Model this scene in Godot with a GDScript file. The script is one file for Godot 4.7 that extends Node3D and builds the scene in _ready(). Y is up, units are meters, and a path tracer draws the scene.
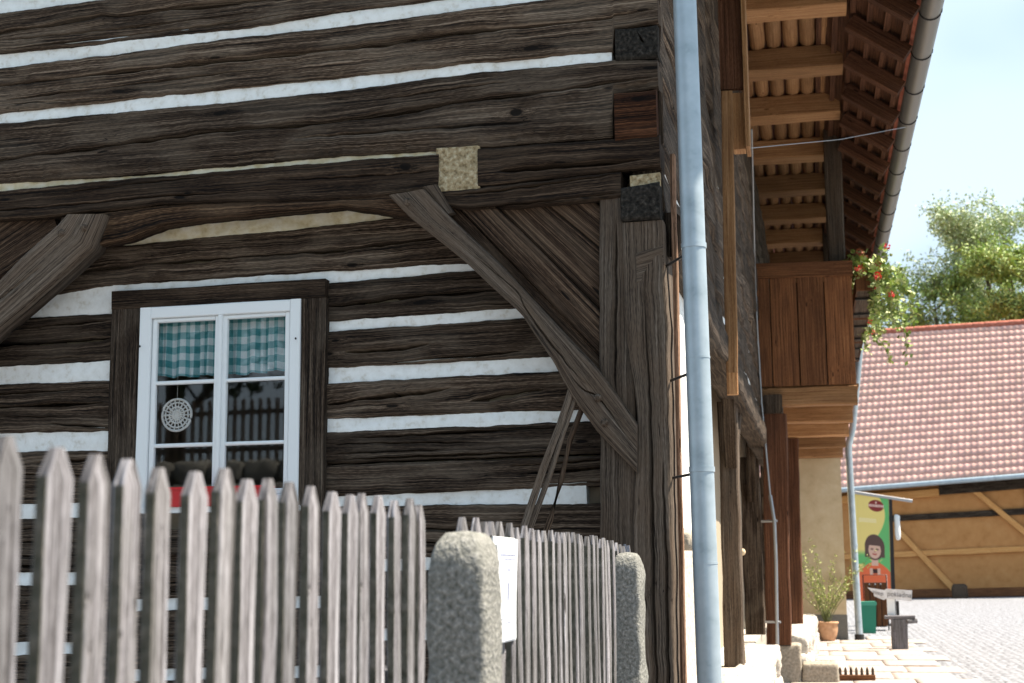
extends Node3D
# Timber-framed log house beside a cobbled yard. Street runs along -Z, metres, y up.

const HORIZON_Z := -400.0
const GABLE_O := Vector3(-0.6, 0.0, -6.0)
const GABLE_U := Vector3(0.99863, 0.0, 0.05234)
const GABLE_N := Vector3(-0.05234, 0.0, 0.99863)

var M := {}
var rng := RandomNumberGenerator.new()
var nz := FastNoiseLite.new()
var house: Node3D

func _ready() -> void:
	rng.seed = 4711
	nz.seed = 17
	nz.noise_type = FastNoiseLite.TYPE_SIMPLEX_SMOOTH
	nz.frequency = 1.0
	nz.fractal_type = FastNoiseLite.FRACTAL_NONE
	setup_view()
	make_materials()
	make_ground()
	house = thing("log_house", "old log house with whitewashed joints, timber arch and long wooden balcony", "house", Vector3.ZERO)
	make_gable()
	make_window()
	make_street_side()
	make_roof()
	make_balcony()
	make_fences()
	make_yard_things()
	make_barn()
	make_trees()
	make_garden_opposite()

# ------------------------------------------------------------------ view and light
func setup_view() -> void:
	var cam := Camera3D.new()
	cam.name = "camera"
	add_child(cam)
	cam.position = Vector3(0, 1.25, 0)
	cam.rotation_degrees = Vector3(8.9527, 11.3461, -0.5)
	cam.near = 0.05
	cam.far = 1500.0
	var at := CameraAttributesPhysical.new()
	at.frustum_focal_length = 51.55
	at.frustum_focus_distance = 6.1
	at.frustum_near = 0.05
	at.frustum_far = 1500.0
	at.exposure_aperture = 6.0
	cam.attributes = at
	cam.fov = 26.206
	cam.current = true
	var sun := DirectionalLight3D.new()
	sun.name = "sun"
	add_child(sun)
	sun.look_at_from_position(Vector3(0.48, 0.85, -0.09) * 50.0, Vector3.ZERO, Vector3.UP)
	sun.light_energy = 1.4
	sun.light_color = Color(1.0, 0.955, 0.88)
	sun.light_angular_distance = 0.55
	sun.shadow_enabled = true
	var we := WorldEnvironment.new()
	we.name = "world"
	add_child(we)
	var e := Environment.new()
	we.environment = e
	e.background_mode = Environment.BG_SKY
	e.tonemap_mode = Environment.TONE_MAPPER_LINEAR
	e.tonemap_exposure = 3.4
	e.sdfgi_enabled = true
	e.ssao_enabled = true
	e.ssil_enabled = true
	var ps := ProceduralSkyMaterial.new()
	ps.sky_top_color = Color(0.415, 0.495, 0.57)
	ps.sky_horizon_color = Color(0.56, 0.605, 0.628)
	ps.sky_curve = 0.16
	ps.ground_bottom_color = Color(0.30, 0.30, 0.27)
	ps.ground_horizon_color = Color(0.45, 0.49, 0.51)
	ps.sun_angle_max = 12.0
	ps.energy_multiplier = 1.0
	# soft clouds: a noise cover over the whole dome
	var w := 1024
	var h := 512
	var n := FastNoiseLite.new()
	n.seed = 5
	n.frequency = 1.0
	n.fractal_octaves = 5
	n.fractal_gain = 0.52
	var im := Image.create(w, h, false, Image.FORMAT_RGBA8)
	for y in h:
		var el := (0.5 - (y + 0.5) / h) * PI
		for x in w:
			var az := (x + 0.5) / w * TAU
			var d := Vector3(cos(az) * cos(el), sin(el) * 2.2, sin(az) * cos(el))
			var v := n.get_noise_3d(d.x * 1.6, d.y * 1.6, d.z * 1.6)
			var a := smoothstep(-0.22, 0.34, v)
			im.set_pixel(x, y, Color(0.62, 0.60, 0.57, a * 0.62))
	ps.sky_cover = ImageTexture.create_from_image(im)
	ps.sky_cover_modulate = Color(0.62, 0.62, 0.62)
	var sky := Sky.new()
	sky.sky_material = ps
	e.sky = sky

# ------------------------------------------------------------------ naming helpers
func thing(called: String, label: String, category: String, at: Vector3, group := "") -> Node3D:
	var o := Node3D.new()
	o.name = numbered(called)
	add_child(o)
	o.position = at
	meta(o, label, category, group)
	return o

func meta(o: Node, label: String, category: String, group := "", kind := "") -> void:
	if label != "":
		o.set_meta("label", label)
	if category != "":
		o.set_meta("category", category)
	if group != "":
		o.set_meta("group", group)
	if kind != "":
		o.set_meta("kind", kind)

func numbered(called: String) -> String:
	if not has_node(NodePath(called)):
		return called
	var i := 1
	while has_node(NodePath("%s_%03d" % [called, i])):
		i += 1
	return "%s_%03d" % [called, i]

func part(called: String, mesh: Mesh, mat: Material, parent: Node = self, xf := Transform3D.IDENTITY) -> MeshInstance3D:
	var o := MeshInstance3D.new()
	o.mesh = mesh
	o.name = numbered(called) if parent == self else called
	if mesh.get_surface_count() > 0:
		o.material_override = mat
	o.transform = xf
	parent.add_child(o, true)
	return o

func structure(called: String, mesh: Mesh, mat: Material) -> MeshInstance3D:
	var o := part(called, mesh, mat)
	o.set_meta("kind", "structure")
	return o

# ------------------------------------------------------------------ mesh helpers
# quad a b c d as two triangles whose front looks along `out`
func quad(st: SurfaceTool, a: Vector3, b: Vector3, c: Vector3, d: Vector3, out: Vector3, ua := Vector2.ZERO, ub := Vector2(1, 0), uc := Vector2(1, 1), ud := Vector2(0, 1)) -> void:
	var n := (a - c).cross(a - b)
	var p := [a, b, c, a, c, d]
	var u := [ua, ub, uc, ua, uc, ud]
	if n.dot(out) < 0.0:
		p = [a, c, b, a, d, c]
		u = [ua, uc, ub, ua, ud, uc]
	for i in 6:
		st.set_uv(u[i])
		st.add_vertex(p[i])

# closed-loop sections skinned into a solid; smooth round the loop, or sharp between its corners
func loft(secs: Array, uvs: Vector2, off: Vector2, sharp := true, caps := true, closed := true, vco := []) -> ArrayMesh:
	var st := SurfaceTool.new()
	st.begin(Mesh.PRIMITIVE_TRIANGLES)
	var m: int = secs[0].size()
	var cnt := secs.size()
	var mid := Vector3.ZERO
	var s0: PackedVector3Array = secs[cnt / 2]
	for p in s0:
		mid += p
	mid /= m
	var s1: PackedVector3Array = secs[min(cnt / 2 + 1, cnt - 1)] if cnt / 2 + 1 < cnt else secs[cnt / 2 - 1]
	var fwd: Vector3 = (s1[0] - s0[0]) if cnt / 2 + 1 < cnt else (s0[0] - s1[0])
	# orientation of the loop about the path
	var area := Vector3.ZERO
	for j in m:
		area += (s0[j] - mid).cross(s0[(j + 1) % m] - mid)
	var flip := area.dot(fwd) > 0.0
	var lens := PackedFloat32Array()
	lens.resize(cnt)
	for i in range(1, cnt):
		lens[i] = lens[i - 1] + (secs[i][0] as Vector3).distance_to(secs[i - 1][0])
	var per := PackedFloat32Array()
	per.resize(m + 1)
	for j in m:
		per[j + 1] = per[j] + s0[j].distance_to(s0[(j + 1) % m])
	var base := 0
	var idx := PackedInt32Array()
	var runs := m if closed else m - 1
	if sharp:
		for j in runs:
			st.set_smooth_group(-1 if cnt < 2 else j + 1)
			for i in cnt:
				for k in 2:
					st.set_uv(Vector2(lens[i], per[j + k]) * uvs + off)
					st.add_vertex(secs[i][(j + k) % m])
			for i in cnt - 1:
				var a := base + i * 2
				idx.append_array([a, a + 2, a + 1, a + 1, a + 2, a + 3] if flip else [a, a + 1, a + 2, a + 1, a + 3, a + 2])
			base += cnt * 2
	else:
		st.set_smooth_group(0)
		for i in cnt:
			for j in m + (1 if closed else 0):
				st.set_uv(Vector2(lens[i], per[j] if vco.is_empty() else vco[i][j % m]) * uvs + off)
				st.add_vertex(secs[i][j % m])
		var w := m + (1 if closed else 0)
		for i in cnt - 1:
			for j in runs:
				var a := i * w + j
				idx.append_array([a, a + w, a + 1, a + 1, a + w, a + w + 1] if flip else [a, a + 1, a + w, a + 1, a + w + 1, a + w])
		base = cnt * w
	if caps:
		for e in 2:
			var s: PackedVector3Array = secs[0] if e == 0 else secs[cnt - 1]
			var cc := Vector3.ZERO
			for p in s:
				cc += p
			cc /= m
			st.set_smooth_group(1000 + e)
			st.set_uv(off + Vector2(0.31, 0.17))
			st.add_vertex(cc)
			for j in m + 1:
				var pj: Vector3 = s[j % m]
				st.set_uv(off + Vector2(0.31 + (pj.y - cc.y) * uvs.x, 0.17 + (pj.x + pj.z - cc.x - cc.z) * uvs.y))
				st.add_vertex(pj)
			for j in m:
				var a := base + 1 + j
				if (e == 0) != flip:
					idx.append_array([base, a + 1, a])
				else:
					idx.append_array([base, a, a + 1])
			base += m + 2
	for i in idx:
		st.add_index(i)
	st.generate_normals()
	st.generate_tangents()
	return st.commit()

# squared timber between two points, chamfered, slightly uneven. `up` gives the direction of its height.
func timber(p0: Vector3, p1: Vector3, wid: float, hgt: float, up := Vector3.UP, wob := 0.004, bev := 0.006, step := 0.25) -> ArrayMesh:
	var d := (p1 - p0).normalized()
	var side := d.cross(up).normalized()
	var u := side.cross(d).normalized()
	var L := p0.distance_to(p1)
	var n: int = max(2, int(ceil(L / step)) + 1)
	var secs := []
	var sd := rng.randf() * 100.0
	for i in n:
		var t := float(i) / (n - 1)
		var c := p0.lerp(p1, t)
		var a := wid * 0.5
		var b := hgt * 0.5
		var s := PackedVector3Array()
		var corners := [Vector2(-a, -b + bev), Vector2(-a + bev, -b), Vector2(a - bev, -b), Vector2(a, -b + bev), Vector2(a, b - bev), Vector2(a - bev, b), Vector2(-a + bev, b), Vector2(-a, b - bev)]
		for k in 8:
			var q: Vector2 = corners[k]
			var jx := nz.get_noise_2d(t * L * 1.7 + sd, (k / 2) * 7.3) * wob
			var jy := nz.get_noise_2d(t * L * 1.7 + sd + 31.0, (k / 2) * 7.3) * wob
			s.append(c + side * (q.x + jx) + u * (q.y + jy))
		secs.append(s)
	return loft(secs, Vector2(0.5, 2.0), Vector2(rng.randf(), rng.randf()))

func tube(pts: Array, radii, sides := 10, caps := true) -> ArrayMesh:
	var secs := []
	var ref := Vector3.UP
	var n := pts.size()
	for i in n:
		var a: Vector3 = pts[max(i - 1, 0)]
		var b: Vector3 = pts[min(i + 1, n - 1)]
		var d := (b - a).normalized()
		var r: Vector3 = ref if absf(d.dot(ref)) < 0.95 else Vector3(1, 0, 0.2)
		var x := d.cross(r).normalized()
		var y := x.cross(d).normalized()
		var rad: float = radii[i] if radii is Array else radii
		var s := PackedVector3Array()
		for k in sides:
			var an := TAU * k / sides
			s.append(pts[i] + (x * cos(an) + y * sin(an)) * rad)
		secs.append(s)
	return loft(secs, Vector2(0.5, 2.0), Vector2(rng.randf(), rng.randf()), false, caps)

# rough stone: a subdivided box pulled towards a rounded form and roughened
func stone(size: Vector3, rnd := 0.25, amp := 0.012, div := 7, freq := 7.0) -> ArrayMesh:
	var st := SurfaceTool.new()
	st.begin(Mesh.PRIMITIVE_TRIANGLES)
	st.set_smooth_group(0)
	var sd := rng.randf() * 50.0
	var axes := [[Vector3.RIGHT, Vector3.UP, Vector3.BACK], [Vector3.LEFT, Vector3.UP, Vector3.FORWARD], [Vector3.BACK, Vector3.UP, Vector3.LEFT], [Vector3.FORWARD, Vector3.UP, Vector3.RIGHT], [Vector3.UP, Vector3.BACK, Vector3.RIGHT], [Vector3.DOWN, Vector3.BACK, Vector3.LEFT]]
	var half := size * 0.5
	var r := rnd * minf(half.x, minf(half.y, half.z)) * 2.0
	for ax in axes:
		var g := []
		for i in div + 1:
			var row := PackedVector3Array()
			for j in div + 1:
				# denser near the rims
				var a := sin((float(i) / div - 0.5) * PI * 0.96) / sin(0.48 * PI)
				var b := sin((float(j) / div - 0.5) * PI * 0.96) / sin(0.48 * PI)
				var p: Vector3 = (ax[0] + ax[1] * a + ax[2] * b) * half
				var inner := p.clamp(-half + Vector3.ONE * r, half - Vector3.ONE * r)
				var dd := p - inner
				if dd.length() > r:
					p = inner + dd.normalized() * r
				var nn := dd.normalized() if dd.length() > 0.0001 else ax[0] as Vector3
				p += nn * (nz.get_noise_3d(p.x * freq + sd, p.y * freq, p.z * freq) * amp + nz.get_noise_3d(p.x * freq * 3.3 + sd, p.y * freq * 3.3, p.z * freq * 3.3 + 9.0) * amp * 0.4)
				row.append(p)
			g.append(row)
		for i in div:
			for j in div:
				quad(st, g[i][j], g[i + 1][j], g[i + 1][j + 1], g[i][j + 1], ax[0])
	st.index()
	st.generate_normals()
	return st.commit()

func box(size: Vector3, bev := 0.004) -> ArrayMesh:
	return timber(Vector3(0, 0, size.z * 0.5), Vector3(0, 0, -size.z * 0.5), size.x, size.y, Vector3.UP, 0.0, minf(bev, minf(size.x, size.y) * 0.3), 1000.0)

func at(p: Vector3, turn := 0.0) -> Transform3D:
	return Transform3D(Basis(Vector3.UP, turn), p)

# box between two corners
func slab(called: String, a: Vector3, b: Vector3, mat: Material, parent: Node = self, bev := 0.004) -> MeshInstance3D:
	var s := (b - a).abs()
	return part(called, box(s, bev), mat, parent, at((a + b) * 0.5))

func poly_at(pl: Array, u: float) -> float:
	if u <= pl[0].x:
		return pl[0].y
	for i in range(1, pl.size()):
		if u <= pl[i].x:
			var a: Vector2 = pl[i - 1]
			var b: Vector2 = pl[i]
			return lerpf(a.y, b.y, (u - a.x) / maxf(b.x - a.x, 0.00001))
	return pl[pl.size() - 1].y

func poly_t(pl: Array, t: float) -> Vector2:
	var f := clampf(t, 0.0, 1.0) * (pl.size() - 1)
	var i: int = min(int(f), pl.size() - 2)
	return (pl[i] as Vector2).lerp(pl[i + 1], f - i)

# a hewn timber face in the plane of the gable: upper and lower edge given, with open shakes (cracks) cut into it
func hewn(top: Array, bot: Array, cracks: Array, w: float, depth: float, matched: bool, style: String, cw := []) -> ArrayMesh:
	var stations := []
	var plaster := style == "plaster"
	var rough := 0.008 if plaster else (0.0035 if matched else 0.006)
	if matched:
		var L: float = (top[0] as Vector2).distance_to(top[top.size() - 1])
		var n: int = max(4, int(L / 0.025))
		for i in n + 1:
			stations.append(float(i) / n)
	else:
		var u0 := maxf(top[0].x, bot[0].x)
		var u1 := minf(top[top.size() - 1].x, bot[bot.size() - 1].x)
		var n: int = max(4, int((u1 - u0) / 0.018))
		for i in n + 1:
			stations.append(lerpf(u0, u1, float(i) / n))
		for pl in [top, bot]:
			for p in pl:
				if p.x > u0 + 0.002 and p.x < u1 - 0.002:
					stations.append(p.x)
		stations.sort()
	var sd := rng.randf() * 200.0
	var secs := []
	var vco := []
	var K := 9 if cracks.size() > 0 else 14
	for s in stations:
		var a: Vector2
		var b: Vector2
		if matched:
			a = poly_t(top, s)
			b = poly_t(bot, s)
		else:
			a = Vector2(s, poly_at(top, s))
			b = Vector2(s, poly_at(bot, s))
		var along: float = s if not matched else s * (top[0] as Vector2).distance_to(top[top.size() - 1])
		var H := a.distance_to(b)
		var across := (b - a) / H
		var jt := nz.get_noise_2d(along * 6.0 + sd, 1.0) * 0.003 + nz.get_noise_2d(along * 23.0 + sd, 5.0) * 0.0016
		var jb := nz.get_noise_2d(along * 6.0 + sd, 11.0) * 0.003 + nz.get_noise_2d(along * 23.0 + sd, 15.0) * 0.0016
		if matched:
			jt *= 0.35
			jb *= 0.35
		if plaster:
			jt = 0.0
			jb = 0.0
		a -= across * jt
		b += across * jb
		H = a.distance_to(b)
		# anchors across the face: 0, each crack's two lips, H
		var cr := []
		for c in cracks:
			var c0: Vector2 = c[0]
			var c1: Vector2 = c[c.size() - 1]
			var t := 0.0
			var q := 0.0
			if matched:
				# position along the timber axis
				var ax: Vector2 = ((top[top.size() - 1] as Vector2) + bot[bot.size() - 1] - top[0] - bot[0]).normalized()
				var mid := (a + b) * 0.5
				t = ((mid - c0).dot(ax)) / maxf((c1 - c0).dot(ax), 0.01)
				q = (poly_t(c, clampf(t, 0, 1)) - a).dot(across)
			else:
				t = (s - c0.x) / (c1.x - c0.x)
				q = a.y - poly_at(c, s)
			var open := 0.0
			if t > 0.0 and t < 1.0:
				open = pow(sin(t * PI), 0.4) * (0.65 + 0.5 * nz.get_noise_2d(along * 3.0 + sd, 40.0 + cr.size()))
			q += nz.get_noise_2d(along * 9.0 + sd, 60.0 + cr.size()) * 0.0035
			if cr.size() < cw.size():
				open *= cw[cr.size()]
			var lowest: float = H * 0.06 if cr.is_empty() else cr[-1][0] + 0.024
			cr.append([clampf(q, lowest, maxf(lowest, H * 0.94 - 0.024 * (cracks.size() - 1 - cr.size()))), maxf(open, 0.0)])
		var pos := PackedFloat32Array()
		var dip := PackedFloat32Array()
		var lo := 0.0
		var parts := cr.size() + 1
		for k in parts:
			var hi := H
			var hw := 0.0
			if k < cr.size():
				hw = 0.0165 * cr[k][1] + 0.0003
				hi = cr[k][0] - hw
			for i in K + 1:
				var f := float(i) / K
				if k == 0 and k == parts - 1:
					f = 0.5 - 0.5 * cos(f * PI)
				elif k == 0:
					f = 1.0 - cos(f * PI * 0.5)
				elif k == parts - 1:
					f = sin(f * PI * 0.5)
				pos.append(lerpf(lo, hi, f))
				dip.append(0.0)
			if k < cr.size():
				for f in [0.22, 0.78]:
					pos.append(lerpf(hi, cr[k][0] + hw, f))
					dip.append(0.08 * clampf(cr[k][1] * 1.6, 0.0, 1.0))
				lo = cr[k][0] + hw
		var sec := PackedVector3Array()
		if matched:
			var mean_h := ((top[0] as Vector2).distance_to(bot[0]) + (top[top.size() - 1] as Vector2).distance_to(bot[bot.size() - 1])) * 0.5
			var vv := PackedFloat32Array()
			for x in pos:
				vv.append(x / H * mean_h)
			vv.append(H + depth)
			vv.append(-depth)
			vco.append(vv)
		for i in pos.size():
			var x := pos[i]
			var e := minf(x, H - x)
			var rr := 0.016 if not plaster else 0.002
			var ww := 0.0
			if e < rr:
				ww -= rr * (1.0 - sqrt(maxf(0.0, 1.0 - pow(1.0 - e / rr, 2.0))))
			ww += nz.get_noise_2d(along * 1.6 + sd, x * 5.0) * rough
			ww += nz.get_noise_2d(along * 5.0 + sd, x * 17.0 + 50.0) * rough * 0.22
			if not plaster:
				ww += nz.get_noise_2d(along * 2.2 + sd, x * 60.0 + 150.0) * 0.0009
			else:
				ww += nz.get_noise_2d(along * 22.0 + sd, x * 40.0) * 0.0016
			if style == "dentil" and x > H - 0.045:
				ww -= (0.004 + 0.016 * fposmod(along * 14.0 + nz.get_noise_1d(along * 2.0 + sd) * 1.5, 1.0)) * smoothstep(H - 0.045, H - 0.03, x)
			var p2 := a + across * x
			sec.append(GABLE_O + GABLE_U * p2.x + Vector3.UP * p2.y + GABLE_N * (w + ww - dip[i]))
		sec.append(GABLE_O + GABLE_U * b.x + Vector3.UP * b.y + GABLE_N * (w - depth))
		sec.append(GABLE_O + GABLE_U * a.x + Vector3.UP * a.y + GABLE_N * (w - depth))
		secs.append(sec)
	return loft(secs, Vector2(0.5, 2.0), Vector2(rng.randf(), rng.randf()), false, true, true, vco)

func g(u: float, v: float, w: float) -> Vector3:
	return GABLE_O + GABLE_U * u + Vector3.UP * v + GABLE_N * w

# box laid in the gable's own axes
func gbox(called: String, u0: float, u1: float, v0: float, v1: float, w0: float, w1: float, mat: Material, parent: Node, bev := 0.004) -> MeshInstance3D:
	var xf := Transform3D(Basis(GABLE_U, Vector3.UP, GABLE_N), g((u0 + u1) * 0.5, (v0 + v1) * 0.5, (w0 + w1) * 0.5))
	return part(called, box(Vector3(u1 - u0, v1 - v0, w1 - w0), bev), mat, parent, xf)

# timber in gable axes running along u (horizontal) or v (upright)
func gtimber(called: String, a: Vector3, b: Vector3, wid: float, hgt: float, mat: Material, parent: Node, wob := 0.001, bev := 0.004) -> MeshInstance3D:
	var upright := absf(b.y - a.y) > absf(b.x - a.x)
	return part(called, timber(g(a.x, a.y, a.z), g(b.x, b.y, b.z), wid, hgt, GABLE_N if upright else Vector3.UP, wob, bev), mat, parent)

# ------------------------------------------------------------------ materials
func seamless(sd: int, freq: float, w: int, h: int, tw: int, th: int, oct := 3) -> PackedByteArray:
	var n := FastNoiseLite.new()
	n.seed = sd
	n.frequency = freq
	n.fractal_octaves = oct
	var im := n.get_seamless_image(w, h)
	im.convert(Image.FORMAT_L8)
	if w == tw and h == th:
		return im.get_data()
	# wrap a margin round the tile before stretching it, so that the stretched tile still joins
	var mg := 4
	var big := Image.create(w + mg * 2, h + mg * 2, false, Image.FORMAT_L8)
	for oy in [-1, 0, 1]:
		for ox in [-1, 0, 1]:
			big.blit_rect(im, Rect2i(0, 0, w, h), Vector2i(mg + ox * w, mg + oy * h))
	var fx := float(tw) / w
	var fy := float(th) / h
	big.resize(int(round((w + mg * 2) * fx)), int(round((h + mg * 2) * fy)), Image.INTERPOLATE_CUBIC)
	var out := Image.create(tw, th, false, Image.FORMAT_L8)
	out.blit_rect(big, Rect2i(int(round(mg * fx)), int(round(mg * fy)), tw, th), Vector2i.ZERO)
	return out.get_data()

var grain := PackedByteArray()
var grain_blot := PackedByteArray()
const GW := 1024
const GH := 512

# one grain height field (2 m x 0.5 m) shared by all woods: fibres, growth bands, drying checks, knots
func make_grain() -> ImageTexture:
	var fine := seamless(3, 0.24, 14, 512, GW, GH, 4)
	var band := seamless(8, 0.05, 20, 512, GW, GH, 3)
	var spk := seamless(61, 0.2, 256, 512, GW, GH, 3)
	var chk := seamless(21, 0.055, 14, 512, GW, GH, 2)
	grain_blot = seamless(31, 0.03, 128, 128, GW, GH, 4)
	var r := RandomNumberGenerator.new()
	r.seed = 9
	var knots := []
	for k in 4:
		knots.append(Vector3(r.randf_range(60, GW - 60), r.randf_range(40, GH - 40), r.randf_range(5, 11)))
	grain.resize(GW * GH)
	for y in GH:
		for x in GW:
			var i := y * GW + x
			var v := 0.62 * fine[i] + 0.38 * band[i]
			var c := absf(chk[i] - 128.0)
			if c < 5.0:
				v -= (5.0 - c) * 24.0
			v += (spk[i] - 128.0) * 0.28
			grain[i] = clampi(int(v), 0, 255)
	var src := grain.duplicate()
	for k in knots:
		var R: float = k.z
		for y in range(int(k.y - R * 2.4), int(k.y + R * 2.4)):
			for x in range(int(k.x - R * 6.0), int(k.x + R * 6.0)):
				if x < 0 or y < 0 or x >= GW or y >= GH:
					continue
				var dx: float = (x - k.x) / (R * 1.7)
				var dy: float = (y - k.y) / R
				var rr := sqrt(dx * dx + dy * dy)
				var wgt := exp(-rr * rr * 0.55)
				# fibres bow round the knot
				var push := signf(dy) * R * 0.8 * exp(-(dx * dx * 0.16 + dy * dy * 0.5))
				var sy := posmod(int(y - push), GH)
				var v := float(src[sy * GW + x])
				var ring := 120.0 + 14.0 * sin(rr * 7.0)
				if rr < 1.1:
					v = lerpf(v, ring * (0.4 + 0.35 * rr), clampf((1.25 - rr) * 3.0, 0.0, 1.0))
				grain[y * GW + x] = clampi(int(v * (1.0 - 0.18 * wgt)), 0, 255)
	var hm := Image.create_from_data(GW, GH, false, Image.FORMAT_L8, grain)
	hm.convert(Image.FORMAT_RGBA8)
	hm.bump_map_to_normal_map(4.0)
	hm.generate_mipmaps()
	return ImageTexture.create_from_image(hm)

func ramp_tex(cols: Array, other: Color, amount: float, stretch := 1.25) -> ImageTexture:
	var d := PackedByteArray()
	d.resize(GW * GH * 3)
	var lut := []
	for i in 256:
		var t := clampf((i / 255.0 - 0.5) * stretch + 0.5, 0.0, 1.0) * (cols.size() - 1)
		var k: int = min(int(t), cols.size() - 2)
		lut.append((cols[k] as Color).lerp(cols[k + 1], t - k))
	for i in GW * GH:
		var c: Color = lut[grain[i]]
		var b := clampf((grain_blot[i] - 105.0) / 75.0, 0.0, 1.0) * amount
		d[i * 3] = int((c.r + (c.r * 0.55 + other.r * 0.45 - c.r) * b) * 255.0)
		d[i * 3 + 1] = int((c.g + (c.g * 0.55 + other.g * 0.45 - c.g) * b) * 255.0)
		d[i * 3 + 2] = int((c.b + (c.b * 0.55 + other.b * 0.45 - c.b) * b) * 255.0)
	var im := Image.create_from_data(GW, GH, false, Image.FORMAT_RGB8, d)
	im.generate_mipmaps()
	return ImageTexture.create_from_image(im)

func c8(r: int, gg: int, b: int) -> Color:
	return Color(r / 255.0, gg / 255.0, b / 255.0)

func wood(tex: Texture2D, nrm: Texture2D, tint := Color.WHITE, rough := 0.86, depth := 1.0) -> StandardMaterial3D:
	var m := StandardMaterial3D.new()
	m.albedo_texture = tex
	m.albedo_color = tint
	m.normal_enabled = true
	m.normal_texture = nrm
	m.normal_scale = depth
	m.roughness = rough
	m.metallic_specular = 0.3
	return m

func mottled(sd: int, cols: Array, freq: float, size := 512, oct := 5, bump := 0.0) -> StandardMaterial3D:
	var n := FastNoiseLite.new()
	n.seed = sd
	n.frequency = freq
	n.fractal_octaves = oct
	n.fractal_gain = 0.6
	var im := n.get_seamless_image(size, size)
	im.convert(Image.FORMAT_L8)
	var src := im.get_data()
	var d := PackedByteArray()
	d.resize(size * size * 3)
	for i in size * size:
		var t: float = src[i] / 255.0 * (cols.size() - 1)
		var k: int = min(int(t), cols.size() - 2)
		var c: Color = (cols[k] as Color).lerp(cols[k + 1], t - k)
		d[i * 3] = int(c.r * 255.0)
		d[i * 3 + 1] = int(c.g * 255.0)
		d[i * 3 + 2] = int(c.b * 255.0)
	var al := Image.create_from_data(size, size, false, Image.FORMAT_RGB8, d)
	al.generate_mipmaps()
	var m := StandardMaterial3D.new()
	m.albedo_texture = ImageTexture.create_from_image(al)
	m.roughness = 0.92
	m.metallic_specular = 0.25
	m.uv1_triplanar = true
	m.uv1_world_triplanar = true
	if bump > 0.0:
		var nm := im.duplicate() as Image
		nm.convert(Image.FORMAT_RGBA8)
		nm.bump_map_to_normal_map(bump)
		nm.generate_mipmaps()
		m.normal_enabled = true
		m.normal_texture = ImageTexture.create_from_image(nm)
	return m

func plain(c: Color, rough := 0.8, metal := 0.0) -> StandardMaterial3D:
	var m := StandardMaterial3D.new()
	m.albedo_color = c
	m.roughness = rough
	m.metallic = metal
	return m

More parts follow.
